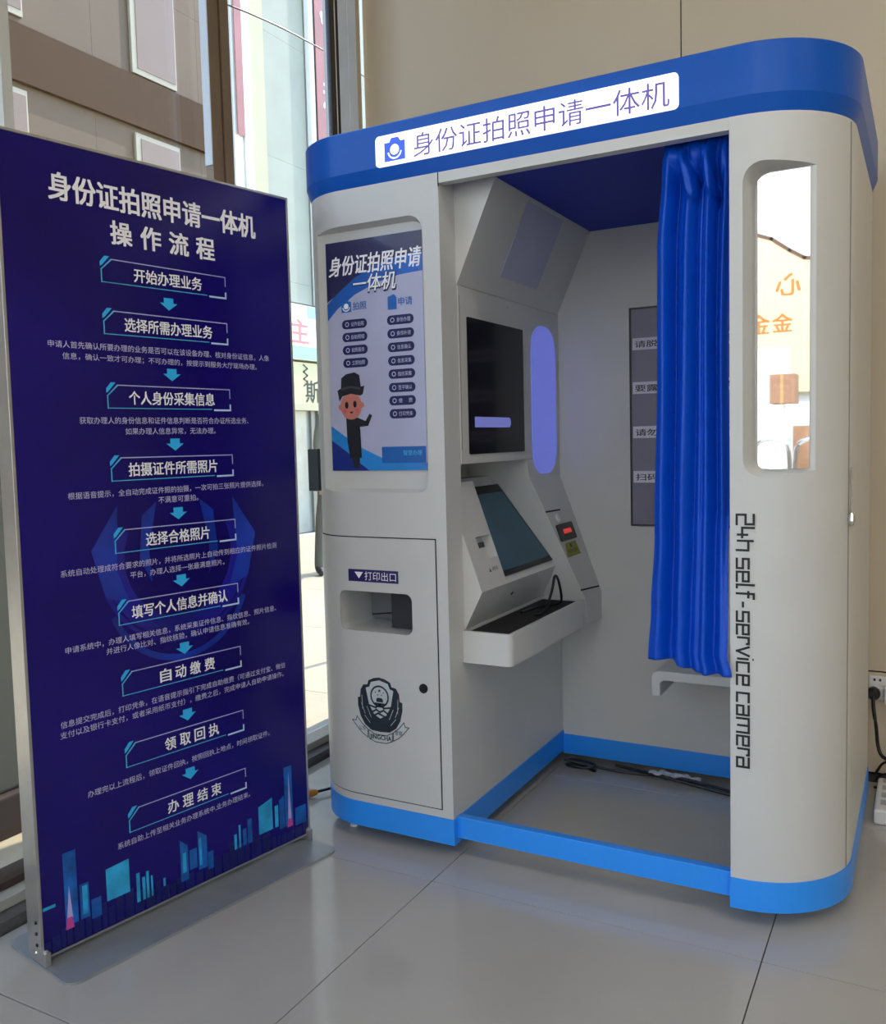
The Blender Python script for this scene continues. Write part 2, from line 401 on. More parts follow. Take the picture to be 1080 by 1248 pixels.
# red street banners
redm = mat('banner_red', s8(156, 96, 94), .5, var=.12, scale=3)
def street_banner(y0, y1, z0, z1, lab, txt):
    t = empty('street_banner', (XF+.1, (y0+y1)/2, z0), lab, 'banner', 'red street banners')
    box('fabric', (XF+.065, y0, z0), (XF+.075, y1, z1), redm, t)
    p = Plane((XF+.076, 0, 0), (0, 1, 0), (0, 0, 1))
    if txt:
        text('lettering', '和', p, y0+.13, y1-.08, 5.72, white_ink, .001, t, bold=.01)
        text('lettering', '谐', p, y0+.17, y1-.05, 5.42, white_ink, .001, t, bold=.01)
        bl = []
        for (cy, cz, r) in ((y0+.30, 4.98, .13), (y0+.14, 4.55, .15), (y0+.22, 6.75, .12)):
            for k in range(5):
                a = k*2*PI/5+.3; bl.append([(cy+r*.5*math.cos(a)+r*.45*math.cos(t2), cz+r*.5*math.sin(a)+r*.45*math.sin(t2)) for t2 in [q*PI/5 for q in range(10)]])
        for i, b in enumerate(bl): pass
        mbb = MB()
        for i, b in enumerate(bl): mbb.add([p.p(a, c, .0015+i*.0001) for a, c in b], [list(range(10))])
        o = mbb.build('blossoms', white_ink, t); for_flip(o, p.n)
street_banner(6.28, 6.405, 4.75, 8.5, 'narrow red banner strip on the far building beside the brown post', False)
street_banner(7.87, 8.5, 3.9, 8.5, 'pinkish red banner with white blossoms and characters left of the blue cornice', True)
cb = MB().tube(smooth_path([(-.9, .35, 2.83), (-.7, .767, 2.826), (-.7, 1.405, 2.877), (-.9, 2.6, 3.0)]), .0035, 6).build('overhead_cable', black_plastic, None, 'thin dark cable crossing the upper right pane outside', cat='cable')
cb.location.z = .0
cbh = MB().tube([(-.9, 2.6, 3.0), (-.9, 2.6, -.05)], .02, 8).tube([(-.9, -3.0, 3.0), (-.9, -3.0, -.05)], .02, 8).tube([(-.9, .35, 2.83), (-.9, -3.0, 3.0)], .0035, 6)
cbh.build('cable_post', mat('post_grey', s8(150, 150, 146), .5), cb)

# plastered pier outside, left of the banner
pi_ = empty('stone_pier', (-.95, -.35, -.05), 'grey-green plastered pier outside the glass, along the left edge of the banner', 'pillar')
box('shaft', (-1.15, -.62, .08), (-.75, .0, 1.72), mat('pier_plaster', s8(104, 106, 94), .8, var=.12, scale=2), pi_, bev=.01)
box('plinth', (-1.18, -.65, -.05), (-.72, .03, .079), mat('pier_plinth', s8(60, 46, 38), .7), pi_, bev=.006)
box('cap', (-1.18, -.65, 1.721), (-.72, .03, 1.78), mat('pier_cap', s8(130, 124, 104), .7), pi_, bev=.006)

# shop opposite the glass front (seen in the booth's mirror)
OY = -12.0
ob = empty('opposite_shop', (0, OY-.3, -.05), 'white and cream shopfront with orange characters, seen only in the booth mirror', 'building')
ow = mat('shop_white', s8(214, 212, 208), .6); oc = mat('shop_cream', s8(206, 186, 140), .6); oor = mat('shop_orange', s8(190, 96, 20), .5)
box('wall', (-7, OY-.5, -.05), (9, OY-.05, 7), ow, ob)
PO = Plane((0, OY, 0), (-1, 0, 0), (0, 0, 1))
def pox(pts): return [(-x, z) for x, z in pts]
flat('pediment', PO, [pox([(-1.6, 1.7), (1.2, 1.7), (1.2, 3.55), (.3, 3.6), (.1, 3.62), (-.1, 3.76), (-.35, 3.95), (-.6, 4.05), (-1.6, 4.1)])], oc, 0, ob, th=.08)
flat('pediment_edge', PO, [pox(q) for q in stroke([(-1.6, 4.1), (-.6, 4.05), (-.35, 3.95), (-.1, 3.76), (.1, 3.63), (.3, 3.6), (1.2, 3.55)], .05)], mat('edge_brown', s8(84, 52, 30), .6), .09, ob)
text('orange_lettering', '心', PO, -.05, .29, 3.27, oor, .082, ob, bold=.02)
text('orange_lettering', '金', PO, .06, .34, 2.72, oor, .082, ob, bold=.02)
text('orange_lettering', '金', PO, .38, .68, 2.72, oor, .082, ob, bold=.02)
text('grey_lettering', '照相馆', PO, -.1, .5, 4.72, mat('shop_grey', s8(176, 176, 180), .5), .01, ob)
box('green_band', (-1.4, OY+.0, 2.02), (-.1, OY+.1, 2.36), mat('shop_green', s8(200, 224, 196), .6), ob)
box('white_board', (-3, OY, -.05), (-.05, OY+.15, 2.02), ow, ob)
box('brown_base', (-5, OY+.0, -.05), (5, OY+.05, 1.2), mat('shop_brown', s8(140, 106, 78), .5, var=.3, scale=2), ob)
bx = empty('parcel_box', (-.25, OY+1.2, -.05), 'tan cardboard box on a white pillar, seen in the booth mirror', 'box')
box('carton', (-.20, OY+.9, 1.50), (.13, OY+1.3, 1.90), mat('carton', s8(150, 112, 84), .7), bx, bev=.01)
box('tape', (-.06, OY+1.301, 1.50), (-.02, OY+1.305, 1.90), mat('tape', s8(180, 140, 90), .4), bx)
box('pillar', (-.20, OY+.9, -.05), (-.03, OY+1.3, 1.49), ext_white, bx, bev=.02)
def barrier(x, lab):
    t = MB()
    pts = [(x-.22, OY+1.8, -.05), (x-.22, OY+1.8, .8), (x-.12, OY+1.8, 1.0), (x+.12, OY+1.8, 1.0), (x+.22, OY+1.8, .8), (x+.22, OY+1.8, -.05)]
    t.tube(smooth_path(pts), .03, 8); t.tube([(x-.2, OY+1.8, .4), (x+.2, OY+1.8, .4)], .02, 8)
    t.build('hoop_barrier', chrome, None, lab, cat='barrier', group='hoop barriers outside')
for x, lab in ((-.1, 'chrome hoop barrier directly in front of the tan carton, seen in the booth mirror'), (.42, 'chrome hoop barrier beside the tan carton, seen at the mirror\'s right edge')): barrier(x, lab)

# ================================================================ PHOTO BOOTH
B = empty('photo_booth', (.84, .43, 0), 'large cream and blue self-service ID photo booth with a lit header sign', 'photo booth')
XL, RL, XR, RR, D = .123, .18, 1.56, .22, .86
XJ, XP = .6085, 1.3237
def arc(cx, cy, r, a0, a1, n=16): return [(cx+r*math.cos(a0+(a1-a0)*k/n), cy+r*math.sin(a0+(a1-a0)*k/n)) for k in range(n+1)]
def outline(off=0.0):
    x0, x1, d = XL-off, XR+off, D+off
    return arc(XL+RL, RL, RL+off, PI, 1.5*PI)+arc(XR-RR, RR, RR+off, 1.5*PI, 2*PI)+[(x1, d), (x0, d)]
def left_outline(off=0.0, xj=XJ):
    return arc(XL+RL, RL, RL+off, PI, 1.5*PI)+[(xj, -off), (xj, D+off), (XL-off, D+off)]
def right_outline(off=0.0, thick=.10):
    return [(XP, -off)]+arc(XR-RR, RR, RR+off, 1.5*PI, 2*PI)+[(XR+off, D+off), (XR-.05, D+off), (XR-.05, RR), (XR-.06, thick), (XP, thick)]
def vprism(name, poly, z0, z1, m, parent=B, label=None, **k):
    return MB().prism(poly, lambda x, y: (x, y, z0), lambda x, y: (x, y, z1)).build(name, m, parent, label, **k)
# left cabinet column
lc = vprism('left_cabinet', left_outline(), .1075, 1.795, cream)
def frustum(r0, r1, y0, y1):
    n = len(r0); V = [(x, y0, z) for x, z in r0]+[(x, y1, z) for x, z in r1]
    return V, [list(range(n)), list(range(n, 2*n))]+[[i, (i+1) % n, n+(i+1) % n, n+i] for i in range(n)]
V, F = frustum(rrect(.0, .978, .561, 1.704, [.0, .03, .045, .0]), rrect(.0, .99, .552, 1.692, [0, .025, .04, 0]), -.012, .028)
boolean(lc, V, F)
V, F = frustum(rrect(.262, .597, .499, .708, .02), rrect(.262, .597, .499, .708, .02), -.05, .17); boolean(lc, V, F)
# kiosk cavity
mb = MB().box((.40, .088, .615), (.70, .685, 1.052)); boolean(lc, mb.V, mb.F)
autosmooth(lc)
# seam below header and dark service door seam
door_pts = arc(XL+RL, RL, RL+.0025, PI+.35, 1.5*PI, 12)+[(.5735, -.0025)]
def ribbon(name, pts, thick, z0, z1, m, parent, label=None):
    n = len(pts); inner = []
    for i, (x, y) in enumerate(pts):
        a = Vector(pts[max(i-1, 0)]); b = Vector(pts[min(i+1, n-1)]); d = (b-a).normalized(); q = Vector((-d.y, d.x))
        inner.append((x+q.x*thick, y+q.y*thick))
    V = []
    for (x, y) in pts: V += [(x, y, z0), (x, y, z1)]
    for (x, y) in inner: V += [(x, y, z0), (x, y, z1)]
    F = []; m2 = 2*n
    for i in range(n-1):
        F += [[2*i, 2*i+2, 2*i+3, 2*i+1], [m2+2*i, m2+2*i+1, m2+2*i+3, m2+2*i+2], [2*i+1, 2*i+3, m2+2*i+3, m2+2*i+1], [2*i, m2+2*i, m2+2*i+2, 2*i+2]]
    F += [[0, 1, m2+1, m2], [2*n-2, m2+2*n-2, m2+2*n-1, 2*n-1]]
    return mesh(name, V, F, m, parent, label)
sp = arc(XL+RL, RL, RL+.0008, PI+.30, 1.5*PI, 12)+[(.5765, -.0008)]
seam = ribbon('door_seam', sp, .0006, .129, .860, dark_m, B)
dr = ribbon('service_door', door_pts, .0015, .132, .857, cream, B, 'lower service door with print outlet, emblem and round lock')
for ob_ in (seam, dr):
    V, F = frustum(rrect(.262, .597, .499, .708, .02), rrect(.262, .597, .499, .708, .02), -.05, .03); boolean(ob_, V, F)
autosmooth(dr)
PD = Plane((0, -.0025, 0), (1, 0, 0), (0, 0, 1))
flat('outlet_label', PD, [[(.297, .735), (.459, .735), (.459, .769), (.297, .769)]], mat('label_indigo', s8(34, 26, 96), .4), .001, dr)
flat('triangle_mark', PD, [[(.318, .762), (.346, .762), (.332, .744)]], white_ink, .0016, dr)
text('outlet_lettering', '打印出口', PD, .351, .452, .752, white_ink, .0016, dr, bold=.005)
MB().lathe([(.013, 0), (.013, .002), (.009, .0022), (.009, .001), (.003, .001)], (.528, -.0025, .456), (0, -1, 0), 24).build('lock', mat('lock_metal', s8(40, 42, 46), .3, metal=.6), dr)
# a paper tray wire inside the outlet
MB().tube([(.33, .06, .632), (.40, .12, .632), (.46, .13, .600)], .0022, 6).build('outlet_wire', black_plastic, dr)
olm = mat('outlet_shade_grey', s8(112, 114, 120), .6); old = mat('outlet_shadow_liner', s8(46, 48, 54), .6)  # liner tones paint the shade inside the slot, darkest on the right
box('outlet_back', (.2635, .160, .598), (.4975, .168, .7065), olm, dr)
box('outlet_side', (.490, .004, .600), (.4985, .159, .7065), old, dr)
box('outlet_shade_block', (.395, .06, .600), (.489, .158, .7065), old, dr)  # dark block added where the slot's right half is in shade
# emblem
ex, ez = .3875, .386
def E(pts): return [(ex+a*.98, ez+b) for a, b in pts]
def mir(pts): return [(-a, b) for a, b in pts][::-1]
dk = mat('emblem_dark', s8(30, 42, 54), .5, var=0); lt = mat('emblem_light', s8(196, 202, 206), .5, var=0)
em = flat('emblem', PD, [E([(0, -.068), (.03, -.066), (.052, -.052), (.066, -.03), (.074, 0), (.074, .022), (.066, .024), (.064, .045), (.054, .060), (.040, .062), (.036, .074), (.018, .082), (0, .085), (-.018, .082), (-.036, .074), (-.040, .062), (-.054, .060), (-.064, .045), (-.066, .024), (-.074, .022), (-.074, 0), (-.066, -.03), (-.052, -.052), (-.03, -.066)])], dk, .0006, dr, 'dark blue-grey police badge with a ribbon')
flat('shield', PD, [E([(0, -.030), (.02, -.020), (.036, .006), (.046, .052), (.034, .056), (.028, .070), (0, .077), (-.028, .070), (-.034, .056), (-.046, .052), (-.036, .006), (-.02, -.020)])], lt, .001, em)
def ring(r0, r1, cx, cz, a0=0, a1=2*PI, n=28, sx=1):
    return [[(cx+sx*r0*math.cos(a), cz+r0*math.sin(a)), (cx+sx*r1*math.cos(a), cz+r1*math.sin(a)), (cx+sx*r1*math.cos(b), cz+r1*math.sin(b)), (cx+sx*r0*math.cos(b), cz+r0*math.sin(b))] for a, b in [(a0+(a1-a0)*k/n, a0+(a1-a0)*(k+1)/n) for k in range(n)]]
def star(cx, cz, r): return [(cx+(r if k % 2 == 0 else r*.42)*math.sin(k*PI/5), cz+(r if k % 2 == 0 else r*.42)*math.cos(k*PI/5)) for k in range(10)]
def disc(cx, cz, r, n=20, sx=1): return [(cx+sx*r*math.cos(2*PI*k/n), cz+r*math.sin(2*PI*k/n)) for k in range(n)]
pol = [E(q) for q in ring(.026, .031, 0, .032)]
pol += [E(star(0, .048, .0058)), E(star(-.013, .043, .003)), E(star(.013, .043, .003)), E(star(-.006, .036, .003)), E(star(.006, .036, .003))]
pol += [E([(-.011, .016), (.011, .016), (.011, .024), (.007, .028), (-.007, .028), (-.011, .024)]), E([(-.020, .008), (.020, .008), (.016, .014), (-.016, .014)])]
pol += [E(q) for q in stroke([(-.036, .004), (-.014, .000), (0, .008), (.014, .000), (.036, .004)], .005)]
pol += [E(q) for q in stroke([(-.026, -.014), (-.012, -.006), (0, -.012), (.012, -.006), (.026, -.014)], .005)] + [E(q) for q in stroke([(-.018, -.022), (-.006, -.016), (.006, -.020), (.018, -.024)], .005)]
flat('shield_drawing', PD, pol, dk, .0014, em)
wing = []
for s in (1, -1):
    for (p, q) in (((.044, .000), (.030, -.030)), ((.060, .03), (.058, -.01)), ((.052, -.026), (.034, -.046)), ((.062, .008), (.050, -.022))):
        wing += [E(x) for x in stroke([(s*p[0], p[1]), (s*q[0], q[1])], .0016)]
flat('wing_feathers', PD, wing, lt, .001, em)
rib = [E([(-.040, -.066), (-.020, -.076), (.020, -.076), (.040, -.066), (.038, -.090), (.018, -.098), (-.018, -.098), (-.038, -.090)]),
       E([(-.043, -.064), (-.062, -.050), (-.078, -.032), (-.082, -.044), (-.094, -.044), (-.076, -.064), (-.060, -.078), (-.042, -.088)]),
       E(mir([(-.043, -.064), (-.062, -.050), (-.078, -.032), (-.082, -.044), (-.094, -.044), (-.076, -.064), (-.060, -.078), (-.042, -.088)]))]
flat('ribbon', PD, rib, lt, .0012, em)
ro = []
for q in rib: ro += stroke(q, .0022, True)
flat('ribbon_outline', PD, ro, dk, .0015, em)
text('ribbon_lettering', 'JINGCHA', PD, ex-.035, ex+.035, ez-.085, dk, .0018, em, bold=.035, hgt=.017)
text('ribbon_lettering', '公安', PD, ex-.071, ex-.047, ez-.063, dk, .0018, em, hgt=.013)
text('ribbon_lettering', '警察', PD, ex+.047, ex+.071, ez-.063, dk, .0018, em, hgt=.013)

# advertising screen in the upper recess
PS = Plane((0, .0255, 0), (1, 0, 0), (0, 0, 1))
sc_ = flat('advert_screen', PS, [rrect(.237, 1.040, .543, 1.666, [0, .012, 0, 0])], mat('advert_pale', s8(180, 182, 212), .25, coat=.4, var=.04), 0, B, 'portrait advert screen listing the services', th=.0014)
PS = Plane((0, .0240, 0), (1, 0, 0), (0, 0, 1))
flat('navy_print', PS, [[(.237, 1.666), (.237, 1.505), (.27, 1.525), (.33, 1.565), (.40, 1.592), (.47, 1.608), (.543, 1.612), (.543, 1.666)]], mat('advert_navy', s8(22, 20, 78), .35, coat=.3, var=.1), .0004, sc_)
flat('blue_swoosh', PS, [[(.237, 1.500), (.237, 1.455), (.27, 1.485), (.33, 1.520), (.40, 1.545), (.47, 1.558), (.543, 1.562), (.543, 1.616), (.47, 1.611), (.40, 1.595), (.33, 1.568), (.27, 1.528)]], mat('advert_blue', s8(20, 96, 190), .35, coat=.3, var=.2, scale=9), .0003, sc_)
flat('lower_wave', PS, [[(.237, 1.040), (.543, 1.040), (.543, 1.06), (.47, 1.075), (.40, 1.075), (.33, 1.105), (.29, 1.13), (.237, 1.165)]], mat('advert_wave', s8(30, 130, 210), .35, coat=.3, var=.15, scale=8), .0003, sc_)
flat('lower_wave_deep', PS, [[(.237, 1.040), (.36, 1.040), (.33, 1.06), (.29, 1.09), (.237, 1.125)]], mat('advert_deep', s8(16, 40, 130), .35), .0005, sc_)
text('advert_title', '身份证拍照申请', PS, .246, .541, 1.600, white_ink, .0008, sc_, bold=.02, shear=.18, hgt=.052)
text('advert_title_shadow', '一体机', PS, .323, .462, 1.545, navy_ink, .0007, sc_, bold=.035, shear=.18, hgt=.050)
text('advert_title', '一体机', PS, .325, .460, 1.547, white_ink, .0010, sc_, bold=.012, shear=.18, hgt=.046)
icb = mat('advert_icon', s8(24, 104, 186), .4, var=0)
def camera_icon(pl, x0, z0, w, h, mi, mf, hh, parent, name='camera_icon'):
    q = [(x0, z0), (x0+w, z0), (x0+w, z0+h*.82), (x0+w*.78, z0+h*.82), (x0+w*.68, z0+h), (x0+w*.34, z0+h), (x0+w*.25, z0+h*.82), (x0, z0+h*.82)]
    o = flat(name, pl, [q], mi, hh, parent)
    c = (x0+w*.5, z0+h*.40)
    flat('lens_drawing', pl, [disc(c[0], c[1]+h*.08, h*.23)]+ring(h*.30, h*.37, c[0], c[1]+h*.04, PI*1.05, PI*1.95, 14), mf, hh+.0004, o)
camera_icon(PS, .284, 1.474, .032, .034, icb, white_ink, .0006, sc_)
text('advert_heading', '拍照', PS, .322, .366, 1.489, icb, .0006, sc_, bold=.015)
flat('form_icon', PS, [[(.434, 1.469), (.462, 1.469), (.462, 1.500), (.454, 1.509), (.434, 1.503)]], icb, .0006, sc_)
text('advert_heading', '申请', PS, .467, .510, 1.488, icb, .0006, sc_, bold=.015)
pills = [(.284, .366, z, t) for z, t in ((1.441, '证件拍照'), (1.406, '自助照相'), (1.371, '拍照服务'), (1.336, '立即拍照'))] + \
        [(.430, .513, z, t) for z, t in ((1.441, '身份办理'), (1.405, '换领补领'), (1.369, '信息确认'), (1.333, '信息采集'), (1.298, '指纹采集'), (1.262, '签字确认'), (1.227, '缴费'), (1.192, '打印凭条'))]
for a, b, z, t in pills:
    p_ = flat('service_pill', PS, [rrect(a, z-.0125, b, z+.0125, .0124)], navy_ink, .0006, sc_)
    text('pill_lettering', t, PS, a+.030, b-.010, z, pale_ink, .0010, p_, hgt=.012, spread=(.012 if len(t) == 2 else None))
    flat('pill_icon', PS, ring(.0045, .0065, a+.017, z, n=14), pale_ink, .0010, p_)
# small officer drawing, plain and generic
og = flat('officer_drawing', PS, [[(.288, 1.185), (.330, 1.185), (.334, 1.150), (.336, 1.075), (.298, 1.075), (.290, 1.120)]], mat('drawing_dark', s8(16, 16, 28), .4, var=0), .0008, sc_)
for q_ in [[(.325, 1.186), (.352, 1.176), (.366, 1.196), (.374, 1.190), (.360, 1.162), (.325, 1.160)], [(.306, 1.075), (.330, 1.075), (.328, 1.048), (.308, 1.048)]]: flat('drawing_limb', PS, [q_], MATS['drawing_dark'], .0009, og)
flat('drawing_face', PS, [disc(.306, 1.218, .037, 24, .95), ], mat('drawing_skin', s8(196, 120, 106), .5, var=0), .0010, og)
flat('drawing_hat', PS, [[(.262, 1.262), (.268, 1.232), (.278, 1.246), (.306, 1.252), (.338, 1.246), (.346, 1.250), (.352, 1.272), (.340, 1.270), (.336, 1.302), (.320, 1.310), (.292, 1.306), (.276, 1.296), (.274, 1.268)]], MATS['drawing_dark'], .0013, og)
flat('drawing_features', PS, [disc(.292, 1.221, .0095, 14, .62), disc(.319, 1.223, .0095, 14, .62), [(.300, 1.203), (.314, 1.203), (.307, 1.197)]], MATS['drawing_dark'], .0014, og)
for q_ in (disc(.2715, 1.216, .008, 12), disc(.3415, 1.220, .008, 12)): flat('drawing_ear', PS, [q_], MATS['drawing_skin'], .0009, og)
for q_ in (disc(.286, 1.205, .006, 12), disc(.326, 1.206, .006, 12)): flat('drawing_cheek', PS, [q_], mat('drawing_blush', s8(206, 90, 96), .5, var=0), .0012, og)
flat('hat_band', PS, [[(.277, 1.262), (.306, 1.268), (.337, 1.262), (.338, 1.268), (.306, 1.274), (.276, 1.268)]], mat('drawing_band', s8(60, 60, 74), .4, var=0), .0015, og)
# blue caption box at the foot of the advert
cpb = flat('caption_box', PS, [[(.402, 1.060), (.540, 1.060), (.540, 1.104), (.402, 1.104)]], mat('caption_blue', s8(16, 96, 176), .4, var=.05), .0007, sc_)
text('caption_lettering', '智慧办理', PS, .470, .528, 1.087, cyan_line, .0011, cpb)

# right pillar
rp = vprism('right_pillar', right_outline(), .1075, 1.795, cream)
V, F = frustum(rrect(1.351, 1.020, 1.62, 1.697, [.04, 0, 0, .045]), rrect(1.351, 1.020, 1.62, 1.697, [.04, 0, 0, .045]), -.05, .0)
Vf, Ff = frustum(rrect(1.350, 1.019, 1.507, 1.698, [.04, 0, 0, .045]), rrect(1.368, 1.033, 1.507, 1.684, [.03, 0, 0, .035]), -.004, .062)
boolean(rp, Vf, Ff); autosmooth(rp)
PM = Plane((0, .061, 0), (1, 0, 0), (0, 0, 1))
flat('mirror_glass', PM, [rrect(1.373, 1.036, 1.4805, 1.681, [.014, 0, 0, .016])], mirror_m, .0005, B, 'tall narrow mirror set in the right pillar', th=.001)
# side seam and latch rod on the rounded corner
def on_corner(a, off=.0): return (XR-RR+(RR+off)*math.cos(a), RR+(RR+off)*math.sin(a))
sa = -.27
x_, y_ = on_corner(sa, .0006)
MB().box((x_-.0012, y_-.0012, .11), (x_+.0008, y_+.0012, 1.79)).build('side_seam', mat('seam_grey', s8(120, 116, 106), .6), B)
x_, y_ = on_corner(-.26, .006)
MB().tube([(x_, y_, 1.035), (x_, y_, .93)], .0024, 8).lathe([(.004, 0), (.008, .006), (.009, .018), (.006, .026), (.003, .03)], (x_, y_, .932), (0, 0, -1), 12).build('side_latch', chrome, B, 'thin chrome latch rod on the right side')
# vertical English lettering in square strokes: reads downward
GL = {'2': [[(0, 5), (3, 5), (3, 2.6), (0, 2.6), (0, 0), (3, 0)]], '4': [[(0, 5), (0, 1.6), (3, 1.6)], [(2.2, 3.4), (2.2, 0)]], 'h': [[(0, 5), (0, 0)], [(0, 3.4), (3, 3.4), (3, 0)]],
      's': [[(3, 3.5), (0, 3.5), (0, 1.8), (3, 1.8), (3, 0), (0, 0)]], 'e': [[(0, 1.8), (3, 1.8), (3, 3.5), (0, 3.5), (0, 0), (3, 0)]], 'l': [[(0, 5), (0, 0), (.9, 0)]],
      'f': [[(2.4, 5), (.9, 5), (.9, 0)], [(0, 3.4), (2.4, 3.4)]], '-': [[(.3, 1.8), (2.2, 1.8)]], 'r': [[(0, 3.5), (0, 0)], [(0, 3.5), (2, 3.5), (2, 3.0)]],
      'v': [[(0, 3.5), (1.4, 0), (2.8, 3.5)]], 'i': [[(0, 3.5), (0, 0)], [(0, 4.6), (0, 5)]], 'c': [[(2.8, 3.5), (0, 3.5), (0, 0), (2.8, 0)]],
      'a': [[(0, 3.5), (3, 3.5), (3, 0), (0, 0), (0, 1.9), (3, 1.9)]], 'm': [[(0, 0), (0, 3.5), (4.6, 3.5), (4.6, 0)], [(2.3, 3.5), (2.3, 0)]]}
adv = {'l': 1.9, 'i': 1.2, 'm': 5.8, 'f': 3.2, '-': 3.6, ' ': 1.6, 'r': 3.0, 'v': 3.9}
cur = 0; segs = []
for ch in '24h self-service camera':
    for st in GL.get(ch, []): segs.append([(cur+a, b) for a, b in st])
    cur += adv.get(ch, 4.15)
tot = cur-1.15; k = (.938-.369)/tot; hk = .036/5.0
PR = Plane((1.3385, -.0006, .938), (0, 0, -1), (1, 0, 0))
polys = []
for s in segs:
    q = [(a*k, b*hk) for a, b in s]; polys += stroke(q, .0050)
PRn = Plane((1.3385, -.0006, .938), (0, 0, -1), (1, 0, 0)); 
mb = MB()
for i, q in enumerate(polys): mb.add([PRn.o+PRn.u*a+PRn.v*b+Vector((0, -1, 0))*(.0002+.00001*(i % 5)) for a, b in q], [[0, 1, 2, 3]])
o = mb.build('side_lettering', black_ink, B, 'black square lettering reading downward'); for_flip(o, Vector((0, -1, 0)))

# header band, ceiling, back panel, side inner wall
box('header_band', (XJ, .0, 1.7683), (XP, .03, 1.7949), cream, B, bev=.0008)
box('seam_line', (XJ-.0012, -.0006, 1.76), (XJ+.0012, .001, 1.795), dark_m, B)
vprism('ceiling_panel', [(XJ+.001, .031), (1.323, .031), (1.323, .101), (1.499, .101), (1.509, .23), (1.509, .812), (XJ+.001, .812)], 1.786, 1.7945, blue_mid)
bp = box('back_panel', (XJ+.0005, .8127, .0955), (1.509, .858, 1.786), cream, B)
box('back_base_strip', (XJ+.001, .8087, .0273), (1.509, .858, .0954), blue_base, B, bev=.0008)
# threshold and base strips
box('threshold', (XJ+.001, .0168, .0525), (XP+.05, .040, .1113), blue_base, B, bev=.0015)
vprism('base_plinth', left_outline(.003, XJ+.003), .0375, .1072, blue_base)
vprism('base_plinth', [(XP-.001, -.003)]+right_outline(.003)[1:], .0375, .1072, blue_base)
for x, y in ((.215, .085), (.245, .060), (.54, .22), (.2, .78), (.56, .78), (1.40, .20), (1.49, .22), (1.52, .80)):
    MB().lathe([(.011, 0), (.011, .006), (.006, .008), (.006, .0375)], (x, y, 0), (0, 0, 1), 14).build('levelling_foot', white_plastic, B)

# cornice
co = MB(); O0 = outline(-.001); O1 = outline(.012); n = len(O0)
def ringz(O, z): return [(x, y, z) for x, y in O]
Vc = ringz(O0, 1.7952)+ringz(O1, 1.831)+ringz(O1, 1.936)+ringz(outline(.009), 1.939)
Fc = [list(range(n))[::-1], list(range(3*n, 4*n))]
for r in range(3):
    for i in range(n): Fc.append([r*n+i, r*n+(i+1) % n, (r+1)*n+(i+1) % n, (r+1)*n+i])
cn = mesh('cornice', Vc, Fc, blue_dark, B, 'deep blue rounded cornice with a bevelled lower edge'); autosmooth(cn, 18)
PH = Plane((0, -.012, 0), (1, 0, 0), (0, 0, 1))
sg = flat('header_sign', PH, [rrect(.4345, 1.829, 1.2195, 1.907, .011)], sign_face, 0, B, 'white lit header sign with violet characters', th=.004)
text('sign_lettering', '身份证拍照申请一体机', PH, .548, 1.200, 1.866, sign_text, .0048, sg, hgt=.058)
camera_icon(PH, .462, 1.839, .062, .058, sign_blue, sign_face, .0046, sg)

# ---- kiosk side inside the booth (faces +x)
PK = Plane((XJ, 0, 0), (0, 1, 0), (0, 0, 1))
# hood wedge
hd = MB().prism([(XJ-.01, 1.527), (XJ+.002, 1.527), (.729, 1.7855), (XJ-.01, 1.7855)], lambda x, z: (x, .085, z), lambda x, z: (x, .8125, z)).build('hood', cream, B, 'slanted hood over the kiosk')
hv = Vector((.729-XJ-.002, 0, 1.7855-1.527)); hl = hv.length; hv.normalize()
PHd = Plane((XJ+.002, 0, 1.527), (0, 1, 0), hv)
flat('hood_light_panel', PHd, [rrect(.305, .055, .575, hl-.012, .006)], mat('frosted_panel', s8(176, 178, 200), .5, var=.05, emit=s8(90, 95, 150), estr=.015), .001, hd, 'frosted light panel in the hood', th=.002)
MB().lathe([(.006, 0), (.006, .003), (.003, .004)], (XJ, .405, 1.503), (1, 0, 0), 14).build('camera_lens', black_plastic, B)
flat('kiosk_face', PK, [[(.088, 1.053), (.8125, 1.053), (.8125, 1.525), (.088, 1.525)]], cream, .001, B, th=.003)
flat('face_seam', PK, [[(.0915, 1.09), (.0935, 1.09), (.0935, 1.50), (.0915, 1.50)]], dark_m, .0042, B)
bs = flat('black_mirror_panel', PK, [rrect(.133, 1.078, .507, 1.4475, .004)], black_gloss, .004, B, 'glossy black camera panel', th=.003)
flat('reflection_bar', PK, [rrect(.165, 1.151, .405, 1.180, [.002, .0143, .0143, .002])], reflection_m, .0072, bs, 'soft blue bar painted as a reflection in the black panel', th=.0006)  # reflection in the glossy panel, painted as a glowing bar
flat('light_strip', PK, [rrect(.572, 1.002, .775, 1.474, .085, 10)], strip_m, .004, B, 'tall lavender light strip', th=.004)
# console body with touch screen
def yprism(name, prof, y0, y1, m, parent=B, label=None): return MB().prism(prof, lambda x, z: (x, y0, z), lambda x, z: (x, y1, z)).build(name, m, parent, label)
cbd = yprism('console_body', [(.41, 1.0), (.475, 1.0), (.655, .722), (.664, .709), (.611, .6045), (.41, .617)], .252, .615, cream, B, 'slanted console body')
